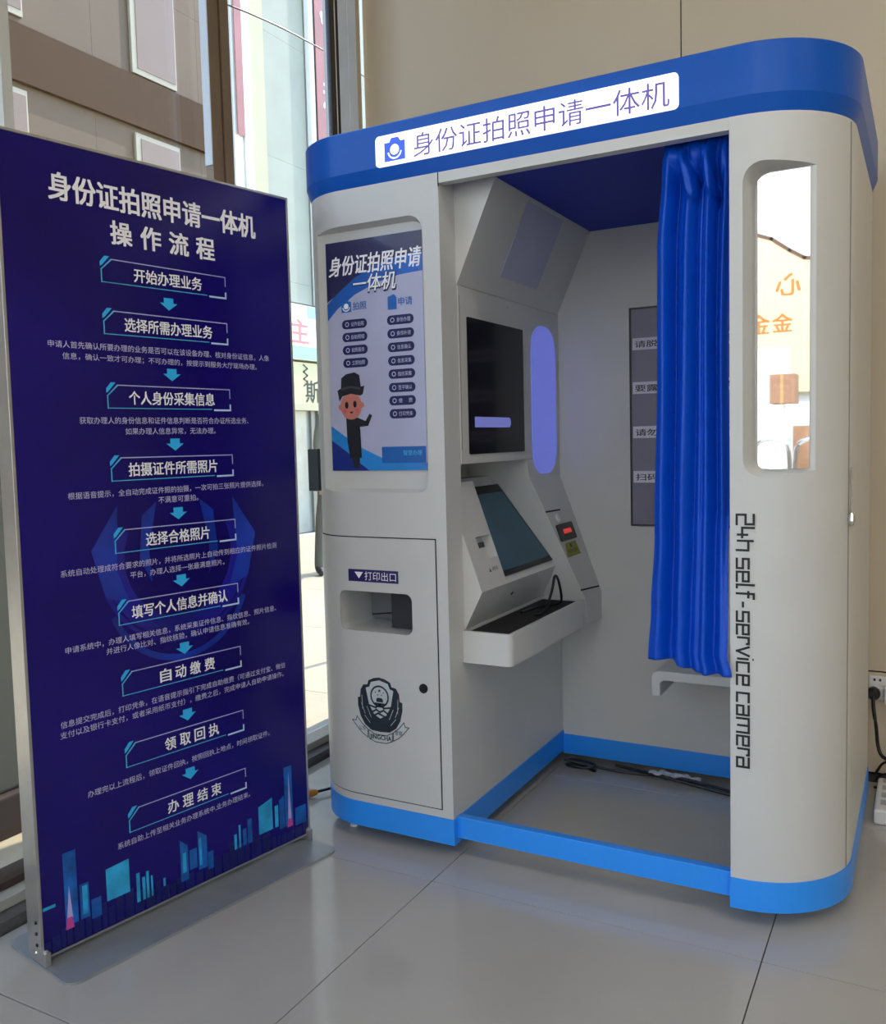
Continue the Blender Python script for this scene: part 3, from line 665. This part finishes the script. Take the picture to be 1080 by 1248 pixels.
# extension past the cavity (stands proud of the cabinet) toward the far arm
yprism('console_body', [(XJ+.0015, .785), (.655, .722), (.664, .709), (.6115, .6045), (XJ+.0015, .6045)], .6155, .636, cream, cbd)
sv = Vector((.655-.4965, 0, .722-.9735)); sv.normalize()
up = -sv
PT = Plane((.655, 0, .7225), (0, 1, 0), up)
L_ = math.hypot(.655-.4965, .9735-.7225)
ts = flat('touch_screen', PT, [[(.2525, .004), (.6205, .004), (.5485, L_-.002), (.2525, L_-.002)]], black_gloss, .001, B, 'dark teal touch screen', th=.004)
flat('display', PT, [[(.258, .020), (.609, .020), (.5455, L_-.030), (.258, L_-.030)]], screen_m, .0055, ts)
# near arm with card reader
nb = MB()
nb.prism([(.41, 1.0), (.561, 1.0), (.664, .709), (.611, .6045), (.41, .617)], lambda x, z: (x, .0885, z), lambda x, z: (x, .2515, z))
na = nb.build('near_arm', cream, B, 'sloping arm with the card slot')
nv = Vector((.561-.664, 0, 1.0-.709)).normalized(); PN = Plane((.664, 0, .709), (0, 1, 0), nv)
V = MB().prism([(.155, .082), (.249, .082), (.249, .148), (.155, .148)], lambda a, b: PN.p(a, b, .02), lambda a, b: PN.p(a, b, -.03)); boolean(na, V.V, V.F)
flat('reader_label', PN, [[(.157, .118), (.247, .118), (.247, .134), (.157, .134)]], mat('reader_label', s8(52, 56, 72), .4), -.0275, na)
flat('reader_recess_face', PN, [[(.1555, .0825), (.2485, .0825), (.2485, .1475), (.1555, .1475)]], cream, -.0295, na)
flat('indicator_mark', PN, [[(.17, .045), (.18, .045), (.175, .058)]], black_ink, .0006, na)
text('reader_lettering', '身份证', PN, .19, .225, .052, black_ink, .0006, na)
MB().lathe([(.007, 0), (.007, .003), (.005, .004)], (.640, .33, .668), (.87, 0, -.5), 12).build('sensor_lens', chrome, cbd)
# far arm
fa = MB()
ay = lambda z: .530+(1.0515-z)*.278
A = [(x, ay(z), z) for x, z in ((.403, 1.0515), (.6115, 1.0515), (.6115, 1.0), (.7525, .602), (.7525, .520), (.6095, .520), (.6095, .616), (.403, .616))]
Bk = [(.403, .684, 1.0515), (.6115, .8125, 1.0515), (.6115, .8125, .99), (.7525, .8125, .602), (.7525, .8125, .510), (.6095, .8125, .510), (.6095, .8125, .616), (.403, .684, .616)]
fa.add(A+Bk, [list(range(8)), list(range(8, 16))]+[[i, (i+1) % 8, 8+(i+1) % 8, 8+i] for i in range(8)])
far = fa.build('far_arm', cream, B, 'sloping far arm with the fingerprint reader')
av = Vector((.6115-.7525, 0, .99-.602)).normalized(); PA = Plane((.7525, 0, .602), (0, 1, 0), av)
def azt(z): return (z-.602)/av.z
flat('arm_seam', PA, [[(.575, azt(.886)), (.70, azt(.884)), (.70, azt(.879)), (.575, azt(.881))], [(.632, azt(.634)), (.80, azt(.622)), (.80, azt(.617)), (.632, azt(.629))]], dark_m, .003, far)
MB().lathe([(.014, 0), (.014, .003), (.010, .005), (.003, .0055)], PA.p(.655, azt(.858), .002), PA.n, 16).build('reflection_dot', white_plastic, far, 'small round dot, painted white as a bright reflection')  # white colour paints a bright reflection spot on the arm
fr = flat('fingerprint_reader', PA, [rrect(.615, azt(.785), .745, azt(.838), .008)][0:1], black_plastic, .002, far, 'black fingerprint reader with red glow', th=.008)
flat('reader_glow', PA, [rrect(.645, azt(.806), .715, azt(.820), .004)], mat('red_glow', s8(170, 24, 20), .3, var=0, emit=(1, .04, .03), estr=.35), .0105, fr)
# (polygon z falls as v falls)
flat('warning_sticker', PA, [[(.625, azt(.735)), (.745, azt(.735)), (.735, azt(.778)), (.64, azt(.778))]], mat('sticker_yellow', s8(150, 150, 40), .5), .003, far, 'yellow sticker')
text('sticker_lettering', '指纹仪', PA, .64, .73, azt(.752), black_ink, .0036, far, hgt=.012)
flat('sticker_mark', PA, [disc(.682, azt(.768), .007)], black_ink, .0036, far)
# tray
tr = MB()
ot = [(XJ+.001, .075), (.732, .075)]+arc(.732, .095, .02, -PI/2, 0, 5)+[(.752, .6395), (XJ+.001, .6395)]
tb = MB().prism(ot, lambda x, y: (x, y, .517), lambda x, y: (x, y, .6035)).build('tray', cream, B, 'cream shelf tray with rounded front corner')
it = MB().box((XJ+.005, .085, .545), (.742, .634, .62)); boolean(tb, it.V, it.F); autosmooth(tb)
box('tray_liner', (XJ+.0055, .0855, .5455), (.7415, .6335, .596), mat('black_mat', s8(20, 20, 24), .9), B)

# seat
se = MB()
prof = [(1.02, .428), (1.5085, .428), (1.5085, .400), (1.036, .400), (1.026, .392), (1.026, .352), (1.000, .352), (1.000, .412), (1.006, .422)]
se.prism(prof, lambda x, z: (x, .52, z), lambda x, z: (x, .8122, z))
st_ = bevmod(se.build('seat', cream, B, 'cream fold-down bench seat'), .003)
# curtain rail
MB().tube([(1.165, .056, 1.7828), (1.44, .056, 1.7828)], .003, 8).build('curtain_rail', chrome, B)

# ---------------------------------------------------------------- curtain
def interp(t, T):
    for i in range(len(T)-1):
        if t <= T[i+1][0]:
            a = (t-T[i][0])/(T[i+1][0]-T[i][0]); a = max(0, min(1, a)); a = a*a*(3-2*a)
            return T[i][1]+(T[i+1][1]-T[i][1])*a
    return T[-1][1]
NU, NV = 150, 190
TL_ = [(0, 1.12), (.10, 1.128), (.25, 1.138), (.6, 1.148), (.8, 1.150), (.95, 1.163), (1, 1.168)]   # left edge by height 0 bottom 1 top
TR_ = [(0, 1.331), (.04, 1.319), (.3, 1.312), (.6, 1.310), (1, 1.319)]
RIDGES = ((.10, .11, .085, -.024), (.43, .40, .095, -.026), (.60, .585, .035, -.010), (.71, .70, .060, -.022), (.93, .90, .050, -.018),
          (.255, .26, .050, .018), (.54, .525, .030, .010), (.83, .805, .045, .016))
SWAGS = ((.20, .995, .50, .895, .13, .030, .040), (.60, .995, .745, .90, .10, .025, .034), (.88, .99, .80, .90, .06, .03, .018), (.36, .975, .56, .92, .05, .04, -.022), (.74, .965, .84, .88, .05, .04, -.020))
def fold(u, t):
    # hanging ridges and valleys, then the bunched swags under the rail
    a = 0
    for ut, ub, w, h in RIDGES:
        c = ub+(ut-ub)*t+.012*math.sin(4*t+9*ut); ww = w*(1.15-.3*t)
        a += h*math.exp(-((u-c)/ww)**2)
    a += .0014*math.sin(2*PI*(7*u+.8*t))*t
    if t > .94: a *= 1-.75*(t-.94)/.06
    if t > .82:
        for u0, t0, u1, t1, w0, w1_, h in SWAGS:
            px, py, ax, ay, bx_, by_ = u, (t-.8)*4, u0, (t0-.8)*4, u1, (t1-.8)*4
            dx, dy = bx_-ax, by_-ay; q = max(0, min(1, ((px-ax)*dx+(py-ay)*dy)/(dx*dx+dy*dy)))
            d = math.hypot(px-ax-q*dx, py-ay-q*dy); w = w0+(w1_-w0)*q
            a += -h*math.exp(-(d/w)**2)*min(1, (1-t)/.03)
    return max(a, -.042)
V = []; F = []
for j in range(NV+1):
    t = j/NV
    for i in range(NU+1):
        u = i/NU
        xl = interp(t, TL_); xr = interp(t, TR_)
        zb = .580+.006*math.sin(2*PI*u*1.2)-.010*u
        z = zb+(1.7792-zb)*t
        y0 = .064 if t > .3 else .064-.084*((.3-t)/.3)**.8*(u**2)
        x = xl+(xr-xl)*(u+.010*math.sin(2*PI*(3.6*u+.1))*min(1, 8*(1-u)))
        V.append((x, y0+fold(u, t)*(1-.75*max(0, (u-.8)/.2)*(1 if t < .3 else .3)), z))
for j in range(NV):
    for i in range(NU):
        a = j*(NU+1)+i; F.append([a, a+1, a+NU+2, a+NU+1])
cu_ = mesh('curtain', V, F, satin, None, 'shiny royal blue satin curtain gathered at the right of the booth opening', cat='curtain', smooth=True)
sd = cu_.modifiers.new('s', 'SOLIDIFY'); sd.thickness = .0015; sd.offset = 0

# ---------------------------------------------------------------- notice board inside the booth
nbd = empty('notice_board', (1.03, .81, .83), 'grey mirror-like notice panel with black frame and white caption strips, half behind the curtain', 'notice board')
box('panel', (.862, .8075, .828), (1.20, .8125, 1.522), mat('notice_grey', s8(126, 122, 142), .3, spec=.3, var=.03), nbd)
for a, b in (((.858, .8045, .824), (.864, .8125, 1.526)), ((1.198, .8045, .824), (1.204, .8125, 1.526)), ((.858, .8045, 1.520), (1.204, .8125, 1.526)), ((.858, .8045, .824), (1.204, .8125, .830))):
    box('frame', a, b, black_plastic, nbd)
PNb = Plane((0, .807, 0), (1, 0, 0), (0, 0, 1))
for z, t in ((1.410, '请脱帽，摘掉眼镜'), (1.270, '要露出眉毛和耳朵'), (1.128, '请勿佩戴首饰耳环'), (.984, '扫码取照打印回执')):
    s_ = flat('caption_strip', PNb, [[(.868, z-.019), (1.19, z-.019), (1.19, z+.019), (.868, z+.019)]], mat('strip_white', s8(226, 222, 236), .6, spec=.2), .0005, nbd)
    text('caption_lettering', t, PNb, .876, 1.18, z-.001, black_ink, .001, s_, bold=.012, hgt=.022)

# ================================================================ DISPLAY BANNER
an = math.radians(79.265); BU = Vector((math.cos(an), math.sin(an), 0)); BO = Vector((.0395, -.8308, 0)); BN = Vector((math.sin(an), -math.cos(an), 0))
BW, BH0, BH1 = .7694, .02, 1.775
DB = empty('display_banner', tuple(BO+BU*.385), 'tall dark indigo instruction banner in a silver frame on a flat steel base', 'banner')
PB_ = Plane(BO, BU, (0, 0, 1))
def bbox(name, u0, u1, v0, v1, n0, n1, m, parent=DB, label=None, bev=0):
    o = MB().box((u0, v0, n0), (u1, v1, n1), bev)
    o.V = [PB_.p(v.x, v.y, v.z) for v in o.V]
    return o.build(name, m, parent, label)
bbox('frame', -.003, .004, BH0, BH1, -.030, .003, silver, bev=.001)
bbox('frame', BW-.003, BW+.003, BH0, BH1, -.030, .003, silver, bev=.001)
bbox('frame', -.003, BW+.003, BH1-.004, BH1+.002, -.030, .003, silver, bev=.001)
bbox('frame', -.003, BW+.003, BH0-.002, BH0+.003, -.030, .003, silver, bev=.001)
bbox('side_rail', -.001, .012, BH0, BH1-.01, -.060, -.031, silver, bev=.002)
bbox('side_rail', BW-.012, BW+.001, BH0, BH1-.01, -.060, -.031, silver, bev=.002)
bbox('back_print', .0125, BW-.0125, BH0+.005, BH1-.012, -.045, -.040, mat('banner_back', s8(210, 210, 214), .6))
pp = bbox('print_panel', .0042, BW-.0032, BH0+.0035, BH1-.0045, -.02, .0015, indigo, DB, 'dark indigo printed panel with white text')
base = [(a, b) for a, b in rrect(-.002, -.163, BW+.002, .118, .028, 4)]
MB().prism(base, lambda a, b: BO+BU*a+BN*b+Vector((0, 0, 0)), lambda a, b: BO+BU*a+BN*b+Vector((0, 0, .006))).build('base_plate', plate_m, DB, 'flat grey steel base plate')
for u in (.006, BW-.006):
    b_ = bbox('foot_bracket', u-.007, u+.007, .006, .036, -.050, .014, silver, DB, bev=.002)
    s_ = MB()
    s_.lathe([(.007, 0), (.007, .004), (.004, .006)], BO+BU*(u)+BN*.004+Vector((0, 0, .036)), (0, 0, 1), 12)
    s_.lathe([(.006, 0), (.006, .003), (.003, .005)], BO+BU*(u+(-.007 if u < .3 else .007))+BN*(-.02)+Vector((0, 0, .03)), -BU if u < .3 else BU, 12)
    s_.build('bolt', chrome, b_)
    if u < .3:
        for z in (.05, .075, .10): MB().lathe([(.004, 0), (.004, .002), (.002, .003)], BO+BU*(-.0031)+BN*(-.013)+Vector((0, 0, z)), -BU, 10).build('bolt', black_plastic, DB)
PT_ = Plane(BO+BN*.0016, BU, (0, 0, 1))
def T(name, s, a, b, v, m, **k): return text(name, s, PT_, a, b, v+.02, m, .0009, pp, **k)
T('title', '身份证拍照申请一体机', .107, .658, 1.660, white_ink, bold=.026, hgt=.058)
T('title', '操作流程', .247, .527, 1.583, white_ink, bold=.026, hgt=.052, spread=.052)
heads = ['开始办理业务', '选择所需办理业务', '个人身份采集信息', '拍摄证件所需照片', '选择合格照片', '填写个人信息并确认', '自动缴费', '领取回执', '办理结束']
hc = [1.494, 1.379, 1.213, 1.048, .883, .717, .552, .383, .228]
hx = [(.300, .485), (.270, .510), (.272, .508), (.262, .508), (.298, .476), (.252, .522), (.318, .474), (.322, .478), (.322, .478)]
glint = mat('box_glint', s8(196, 222, 250), .5, var=0)
for i, (s, c) in enumerate(zip(heads, hc)):
    z = c+.020; h = .024
    pts = [(.219, z-h), (.219, z+.004), (.244, z+h+.004), (.556, z+h+.002), (.556, z+.004)]
    L1 = [(.219, z-h), (.556, z-h)]
    b_ = flat('step_box', PT_, stroke(pts, .0022), cyan_line if i > 8 else line_ink, .0010, pp)
    flat('box_rule', PT_, stroke([(.219, z-h+.0), (.50, z-h)], .0018)+stroke([(.219, z-h), (.219, z+.004), (.244, z+h+.003)], .0028), cyan_line, .0012, b_)
    flat('corner_glint', PT_, stroke([(.556, z-h*.55), (.556, z-h-.002), (.508, z-h-.002)], .0042)+[[(.219, z+.012), (.224, z+.018), (.239, z+h+.012), (.230, z+h+.012), (.219, z+.020)]][:0], glint, .0014, b_)
    flat('corner_slash', PT_, [[(.216, z+.010), (.222, z+.014), (.240, z+h+.010), (.228, z+h+.010), (.216, z+h-.004)]], cyan_ink, .0012, b_)
    sp = .030 if len(s) == 4 else None
    text('step_lettering', s, PT_, hx[i][0], hx[i][1], z, white_ink, .0016, b_, bold=.018, hgt=.031, spread=sp)
def arrow(c):
    z = c+.02; x = .389
    flat('arrow', PT_, [[(x-.013, z+.014), (x+.013, z+.014), (x+.013, z+.002), (x+.024, z+.002), (x, z-.015), (x-.024, z+.002), (x-.013, z+.002)]], cyan_ink, .0010, pp)
for c in (1.437, 1.270, 1.104, .938, .774, .607, .441, .293): arrow(c)
paras = [('申请人首先确认所要办理的业务是否可以在该设备办理、核对身份证信息，人像', .087, .688, 1.325), ('信息，确认一致才可办理；不可办理的，按提示到服务大厅现场办理。', .118, .646, 1.300),
         ('获取办理人的身份信息和证件信息判断是否符合办证所选业务、', .149, .612, 1.161), ('如果办理人信息异常，无法办理。', .259, .508, 1.136),
         ('根据语音提示，全自动完成证件照的拍摄，一次可拍三张照片提供选择，', .113, .652, .996), ('不满意可重拍。', .336, .448, .973),
         ('系统自动处理成符合要求的照片，并将所选照片上自动传到相应的证件照片检测', .087, .689, .828), ('平台，办理人选择一张最满意照片。', .253, .518, .804),
         ('申请系统中，办理人填写相关信息，系统采集证件信息、指纹信息、照片信息、', .088, .680, .659), ('并进行人像比对、指纹核验，确认申请信息准确有效。', .184, .588, .638),
         ('信息提交完成后，打印凭条，在语音提示指引下完成自助缴费（可通过支付宝、微信', .068, .704, .498), ('支付以及银行卡支付，或者采用纸币支付），缴费之后，完成申请人自助申请操作。', .066, .697, .475),
         ('办理完以上流程后，领取证件回执，按照回执上地点，时间领取证件。', .121, .641, .326), ('系统自助上传至相关业务办理系统中,业务办理结束。', .187, .568, .181)]
for s, a, b, v in paras: T('paragraph', s, a, b, v, pale_ink, bold=.004, hgt=.0158)
# faint badge watermark
wm = mat('watermark_blue', s8(22, 18, 140), .25, coat=.25, var=.35, scale=4)
wm2 = mat('watermark_blue_bright', s8(16, 48, 158), .25, coat=.25, var=.5, scale=6)
cx, cz = .39, .86
flat('watermark', PT_, ring(.15, .20, cx, cz, PI*.86, PI*2.14, 30)+ring(.205, .215, cx, cz, PI*.95, PI*2.05, 24), wm, .0003, pp)
for q_ in [[(cx-.23, cz+.03), (cx-.16, cz+.13), (cx-.17, cz-.02), (cx-.14, cz-.10), (cx-.20, cz-.08)], [(cx+.23, cz+.03), (cx+.16, cz+.13), (cx+.17, cz-.02), (cx+.14, cz-.10), (cx+.20, cz-.08)], [(cx-.06, cz+.13), (cx-.10, cz+.10), (cx-.11, cz), (cx-.08, cz-.06), (cx-.085, cz+.02)], [(cx+.06, cz+.13), (cx+.10, cz+.10), (cx+.11, cz), (cx+.08, cz-.06), (cx+.085, cz+.02)]]: flat('watermark', PT_, [q_], wm2, .0005, pp)
flat('watermark', PT_, ring(.19, .205, cx, cz-.055, PI*1.12, PI*1.88, 20), wm2, .0007, pp)
# skyline
sky_a = mat('skyline_blue', s8(16, 92, 176), .3, var=.4, scale=30); sky_b = mat('skyline_cyan', s8(44, 170, 232), .3, var=.35, scale=22); sky_c = mat('skyline_deep', s8(14, 22, 104), .3, var=.3, scale=25)
def tower(x0, x1, z0, z1, sl=0): return [(x0, z0+.02), (x1, z0+.02), (x1, z1+.02+sl), (x0, z1+.02)]
rr = random.Random(3)
lows = []
x = .006
while x < .76:
    wv = rr.uniform(.010, .026); hv_ = .02+.03*abs(math.sin(x*9))+rr.uniform(0, .022); lows.append(tower(x, min(x+wv, .763), .006, hv_)); x += wv+rr.uniform(.001, .006)
for q_ in lows: flat('tower_print', PT_, [q_], sky_c, .0004, pp)
for q_ in [tower(.055, .085, .05, .215, .0), tower(.090, .112, .05, .13, .0), tower(.350, .372, .03, .135, -.02), tower(.376, .398, .05, .10), tower(.402, .428, .04, .14, -.02), tower(.430, .446, .03, .075), tower(.540, .552, .05, .095), tower(.556, .570, .05, .115), tower(.684, .712, .05, .215, .0), tower(.664, .682, .05, .13, .01), tower(.116, .14, .04, .085), tower(.72, .76, .04, .09)]: flat('tower_print', PT_, [q_], sky_a, .0006, pp)
for q_ in [tower(.154, .212, .065, .14, .004), tower(.593, .640, .060, .135, .012), tower(.229, .238, .03, .10), tower(.244, .252, .03, .085), tower(.255, .262, .03, .095), tower(.267, .272, .03, .08), tower(.300, .306, .04, .06), tower(.006, .034, .105, .112), tower(.512, .520, .05, .09), tower(.527, .533, .05, .11), tower(.096, .108, .06, .125), tower(.648, .660, .06, .12), tower(.356, .366, .05, .10), tower(.405, .412, .05, .12)]: flat('tower_print', PT_, [q_], sky_b, .0008, pp)
pink = mat('beam_pink', s8(208, 70, 160), .4, var=0); beam = mat('beam_white', s8(186, 176, 236), .4, var=0)
flat('light_beam', PT_, [[(.058, .085), (.072, .085), (.066, .16)], [(.694, .085), (.706, .085), (.700, .22)]], beam, .0010, pp)
flat('light_beam_foot', PT_, [[(.054, .062), (.074, .062), (.070, .088), (.058, .088)], [(.690, .065), (.710, .065), (.706, .088), (.694, .088)]], pink, .0012, pp)

# ================================================================ SMALL THINGS
# cables and scraps on the floor of the booth
ang = lambda k, n: 2*PI*k/n
coil = [(.69+.05*math.cos(ang(k, 16)), .745+.022*math.sin(ang(k, 16))+.001*k, .006+.0006*k) for k in range(26)]
MB().tube(smooth_path([(.66, .79, .01)]+coil+[(.82, .775, .006), (.95, .79, .006), (1.10, .78, .006), (1.28, .73, .006), (1.45, .74, .006)], 4), .0042, 7).build('floor_cable', black_plastic, None, 'black cable coiled in the back corner of the booth floor', cat='cable')
MB().tube(smooth_path([(.80, .795, .0175), (.98, .765, .014), (1.15, .74, .005), (1.33, .70, .005), (1.45, .66, .005)], 6), .005, 7).build('floor_cable', black_plastic, None, 'thicker black cable running right along the foot of the back panel', cat='cable')
cr = MB(); rc = random.Random(5); pts = []
for i in range(15):
    for j in range(4): pts.append((.92+i*.012, .76+j*.010+rc.uniform(-.003, .003), .022+rc.uniform(-.004, .006)*(1 if 0 < i < 14 else .4)))
F = [[i*4+j, (i+1)*4+j, (i+1)*4+j+1, i*4+j+1] for i in range(14) for j in range(3)]
mesh('plastic_wrap', pts, F, mat('wrap', s8(206, 206, 214), .25), None, 'crumpled clear plastic scrap under the back panel inside the booth', cat='packaging').modifiers.new('s', 'SOLIDIFY').thickness = .001
# black loop cable standing in the tray
MB().tube(smooth_path([(.70, .36, .6005), (.715, .38, .603), (.72, .41, .62), (.725, .44, .665), (.722, .47, .70), (.718, .51, .68), (.715, .54, .62), (.70, .54, .602), (.66, .47, .6005), (.65, .38, .6005)], 6), .0042, 7).build('loop_cable', black_plastic, None, 'black cable looping up out of the console tray', cat='cable')
# screwdriver on the floor behind the banner
sd_ = empty('screwdriver', (-.01, .19, .012), 'orange screwdriver lying on the floor between banner and booth', 'screwdriver')
dv = Vector((.036, .066, 0)).normalized(); o_ = Vector((-.035, .10, .014))
MB().lathe([(.004, 0), (.012, .006), (.0135, .03), (.011, .05), (.013, .075), (.009, .10), (.006, .104)], o_, dv, 12).build('handle', mat('orange_plastic', s8(206, 130, 40), .35), sd_)
MB().tube([o_+dv*.103, o_+dv*.16], .0045, 8).build('shank', black_plastic, sd_, 'dark shank')
# socket, plug, cord, power strip
sk = empty('wall_socket', (1.585, 1.044, .31), 'white wall socket plate low on the wall right of the booth', 'socket')
box('plate', (1.553, 1.034, .268), (1.640, 1.0438, .345), white_plastic, sk, bev=.003)
for xx, zz in ((1.566, .328), (1.582, .328), (1.600, .300), (1.62, .30)): box('slot', (xx, 1.0332, zz), (xx+.006, 1.0345, zz+.008), black_plastic, sk)
pg = empty('plug', (1.566, 1.02, .285), 'black plug in the wall socket with a cord hanging down', 'plug')
MB().lathe([(.012, 0), (.020, .006), (.020, .024), (.012, .034)], (1.567, 1.0330, .292), (0, -1, 0), 16).build('plug_body', black_plastic, pg)
MB().tube(smooth_path([(1.567, 1.000, .286), (1.569, .992, .25), (1.577, .98, .20), (1.592, .93, .13), (1.64, .96, .09), (1.70, .95, .02), (1.76, .93, .006)], 6), .0055, 8).build('cord', black_plastic, pg)
ad = empty('plug', (1.61, 1.02, .285), 'white adapter plug at the right end of the wall socket', 'plug')
box('plug_body', (1.598, 1.006, .262), (1.635, 1.0330, .318), white_plastic, ad, bev=.005)
ps = empty('power_strip', (1.64, .86, 0), 'white power strip lying on the floor right of the booth', 'power strip')
box('strip_body', (1.585, .70, .0), (1.66, .965, .045), white_plastic, ps, bev=.008)
for yy in (.74, .80, .86, .92): box('outlet', (1.60, yy, .0445), (1.645, yy+.035, .0465), mat('outlet_grey', s8(170, 170, 172), .4), ps)
for i, (z, yy) in enumerate(((.06, .95), (.08, 1.0), (.02, .93))):
    MB().tube(smooth_path([(1.575, yy+.02, z*.3+.01), (1.60, yy, z), (1.64, yy-.03, z+.005), (1.72, yy-.10, .02), (1.82, yy-.14, .006)], 6), .004, 7).build('floor_cable', black_plastic, None, ['black cord running over the top of the power strip', 'upper black cord against the wall behind the power strip', 'low black cord crossing the end of the power strip'][i], cat='cable')

# ================================================================ PERSON OUTSIDE
def person():
    bx_, by_ = -3.05, 4.66
    me = bpy.data.meshes.new('body')
    J = {}; V = []; R = []; Ed = []
    def j(n, x, y, z, r):
        J[n] = len(V); V.append((bx_+x, by_+y, z-.05)); R.append(r)
    j('pelvis', 0, 0, .92, .14); j('waist', 0, 0, 1.08, .13); j('chest', 0, 0, 1.30, .15); j('neckb', 0, 0, 1.45, .07); j('neck', 0, 0, 1.51, .052)
    j('head', .01, 0, 1.60, .085); j('headt', .01, 0, 1.68, .075)
    for s, a in ((-1, 'l'), (1, 'r')):
        j('hip'+a, 0, s*.09, .86, .10); q = -.10 if s < 0 else .06; j('knee'+a, .02*s, s*.10+q, .49, .066); j('ankle'+a, 0, s*.10+2*q, .09, .044); j('heel'+a, 0, s*.10+2*q, .04, .038); j('toe'+a, .10, s*.11+2*q-.08, .028, .030)
        j('sh'+a, 0, s*.17, 1.40, .065); j('el'+a, -.02, s*.24, 1.14, .045); j('wr'+a, .03, s*.25, .90, .032); j('palm'+a, .04, s*.25, .83, .033)
        for k in range(4): j('f%d%s' % (k, a), .02+.016*k, s*.25, .79, .010); j('g%d%s' % (k, a), .025+.015*k, s*.245, .74-.004*abs(k-1.5), .008)
        j('th'+a, .075, s*.245, .80, .011); j('tg'+a, .085, s*.24, .765, .009)
    def e(*n):
        for p, q in zip(n, n[1:]): Ed.append((J[p], J[q]))
    e('pelvis', 'waist', 'chest', 'neckb', 'neck', 'head', 'headt')
    for a in 'lr':
        e('pelvis', 'hip'+a, 'knee'+a, 'ankle'+a, 'heel'+a, 'toe'+a); e('chest', 'sh'+a, 'el'+a, 'wr'+a, 'palm'+a)
        for k in range(4): e('palm'+a, 'f%d%s' % (k, a), 'g%d%s' % (k, a))
        e('palm'+a, 'th'+a, 'tg'+a)
    me.from_pydata(V, Ed, []); o = bpy.data.objects.new('t', me); COL.objects.link(o)
    md = o.modifiers.new('s', 'SKIN'); me.skin_vertices[0]
    for i, sv_ in enumerate(me.skin_vertices[0].data): sv_.radius = (R[i], R[i]*(1.0)); sv_.use_root = (i == 0)
    o.modifiers.new('ss', 'SUBSURF').levels = 2
    bpy.context.view_layer.update()
    nm = bpy.data.meshes.new_from_object(o.evaluated_get(bpy.context.evaluated_depsgraph_get())); bpy.data.objects.remove(o)
    root = empty('person', (bx_, by_, -.05), 'person in a grey-green jacket and dark trousers standing on the pavement outside', 'person')
    skin = mat('skin', s8(200, 158, 130), .55); jac = mat('jacket', s8(116, 118, 100), .8); trs = mat('trousers', s8(96, 92, 80), .8); shoe = mat('shoe', s8(40, 36, 34), .5)
    nm.materials.clear()
    for x in (skin, jac, trs, shoe): nm.materials.append(x)
    for p in nm.polygons:
        z = p.center.z+.05; dy = abs(p.center.y-by_); p.use_smooth = True
        p.material_index = 3 if z < .075 else 2 if (z < .70 or (z < .84 and dy < .2)) else 1 if (z < 1.47 and not (dy > .2 and z < .91)) else 0
    b = bpy.data.objects.new('body', nm); COL.objects.link(b); prep(b, root, None, None, None, None)
    # jacket skirt
    MB().lathe([(.17, 0), (.18, .12), (.15, .26), (.148, .5), (.165, .56)], (bx_, by_, .70-.05), (0, 0, 1), 20).build('jacket', jac, root)
    hm = MB().lathe([(.02, .12), (.06, .115), (.092, .08), (.10, .03), (.095, -.02), (.06, -.03)], (bx_-.012, by_, 1.64-.05), (0, 0, 1), 18).build('hair', mat('hair', s8(28, 24, 22), .7), root, smooth=True)
    fm = MB()
    for s in (-1, 1): fm.lathe([(.010, 0), (.008, .004)], (bx_+.092, by_+s*.032, 1.615-.05), (1, 0, 0), 10)
    fm.build('eyes', black_ink, root)
    MB().prism([(0, 0), (.022, 0), (0, .045)], lambda x, z: (bx_+.088+x, by_-.011, 1.575-.05+z), lambda x, z: (bx_+.088+x, by_+.011, 1.575-.05+z)).build('nose', skin, root)
    MB().box((bx_+.082, by_-.024, 1.545-.05), (bx_+.09, by_+.024, 1.552-.05)).build('mouth', mat('lips', s8(150, 80, 76), .5), root)
    for s in (-1, 1): MB().lathe([(.012, 0), (.024, .008), (.012, .014)], (bx_+.005, by_+s*.082, 1.60-.05), (0, s, 0), 12).build('ear', skin, root)
person()
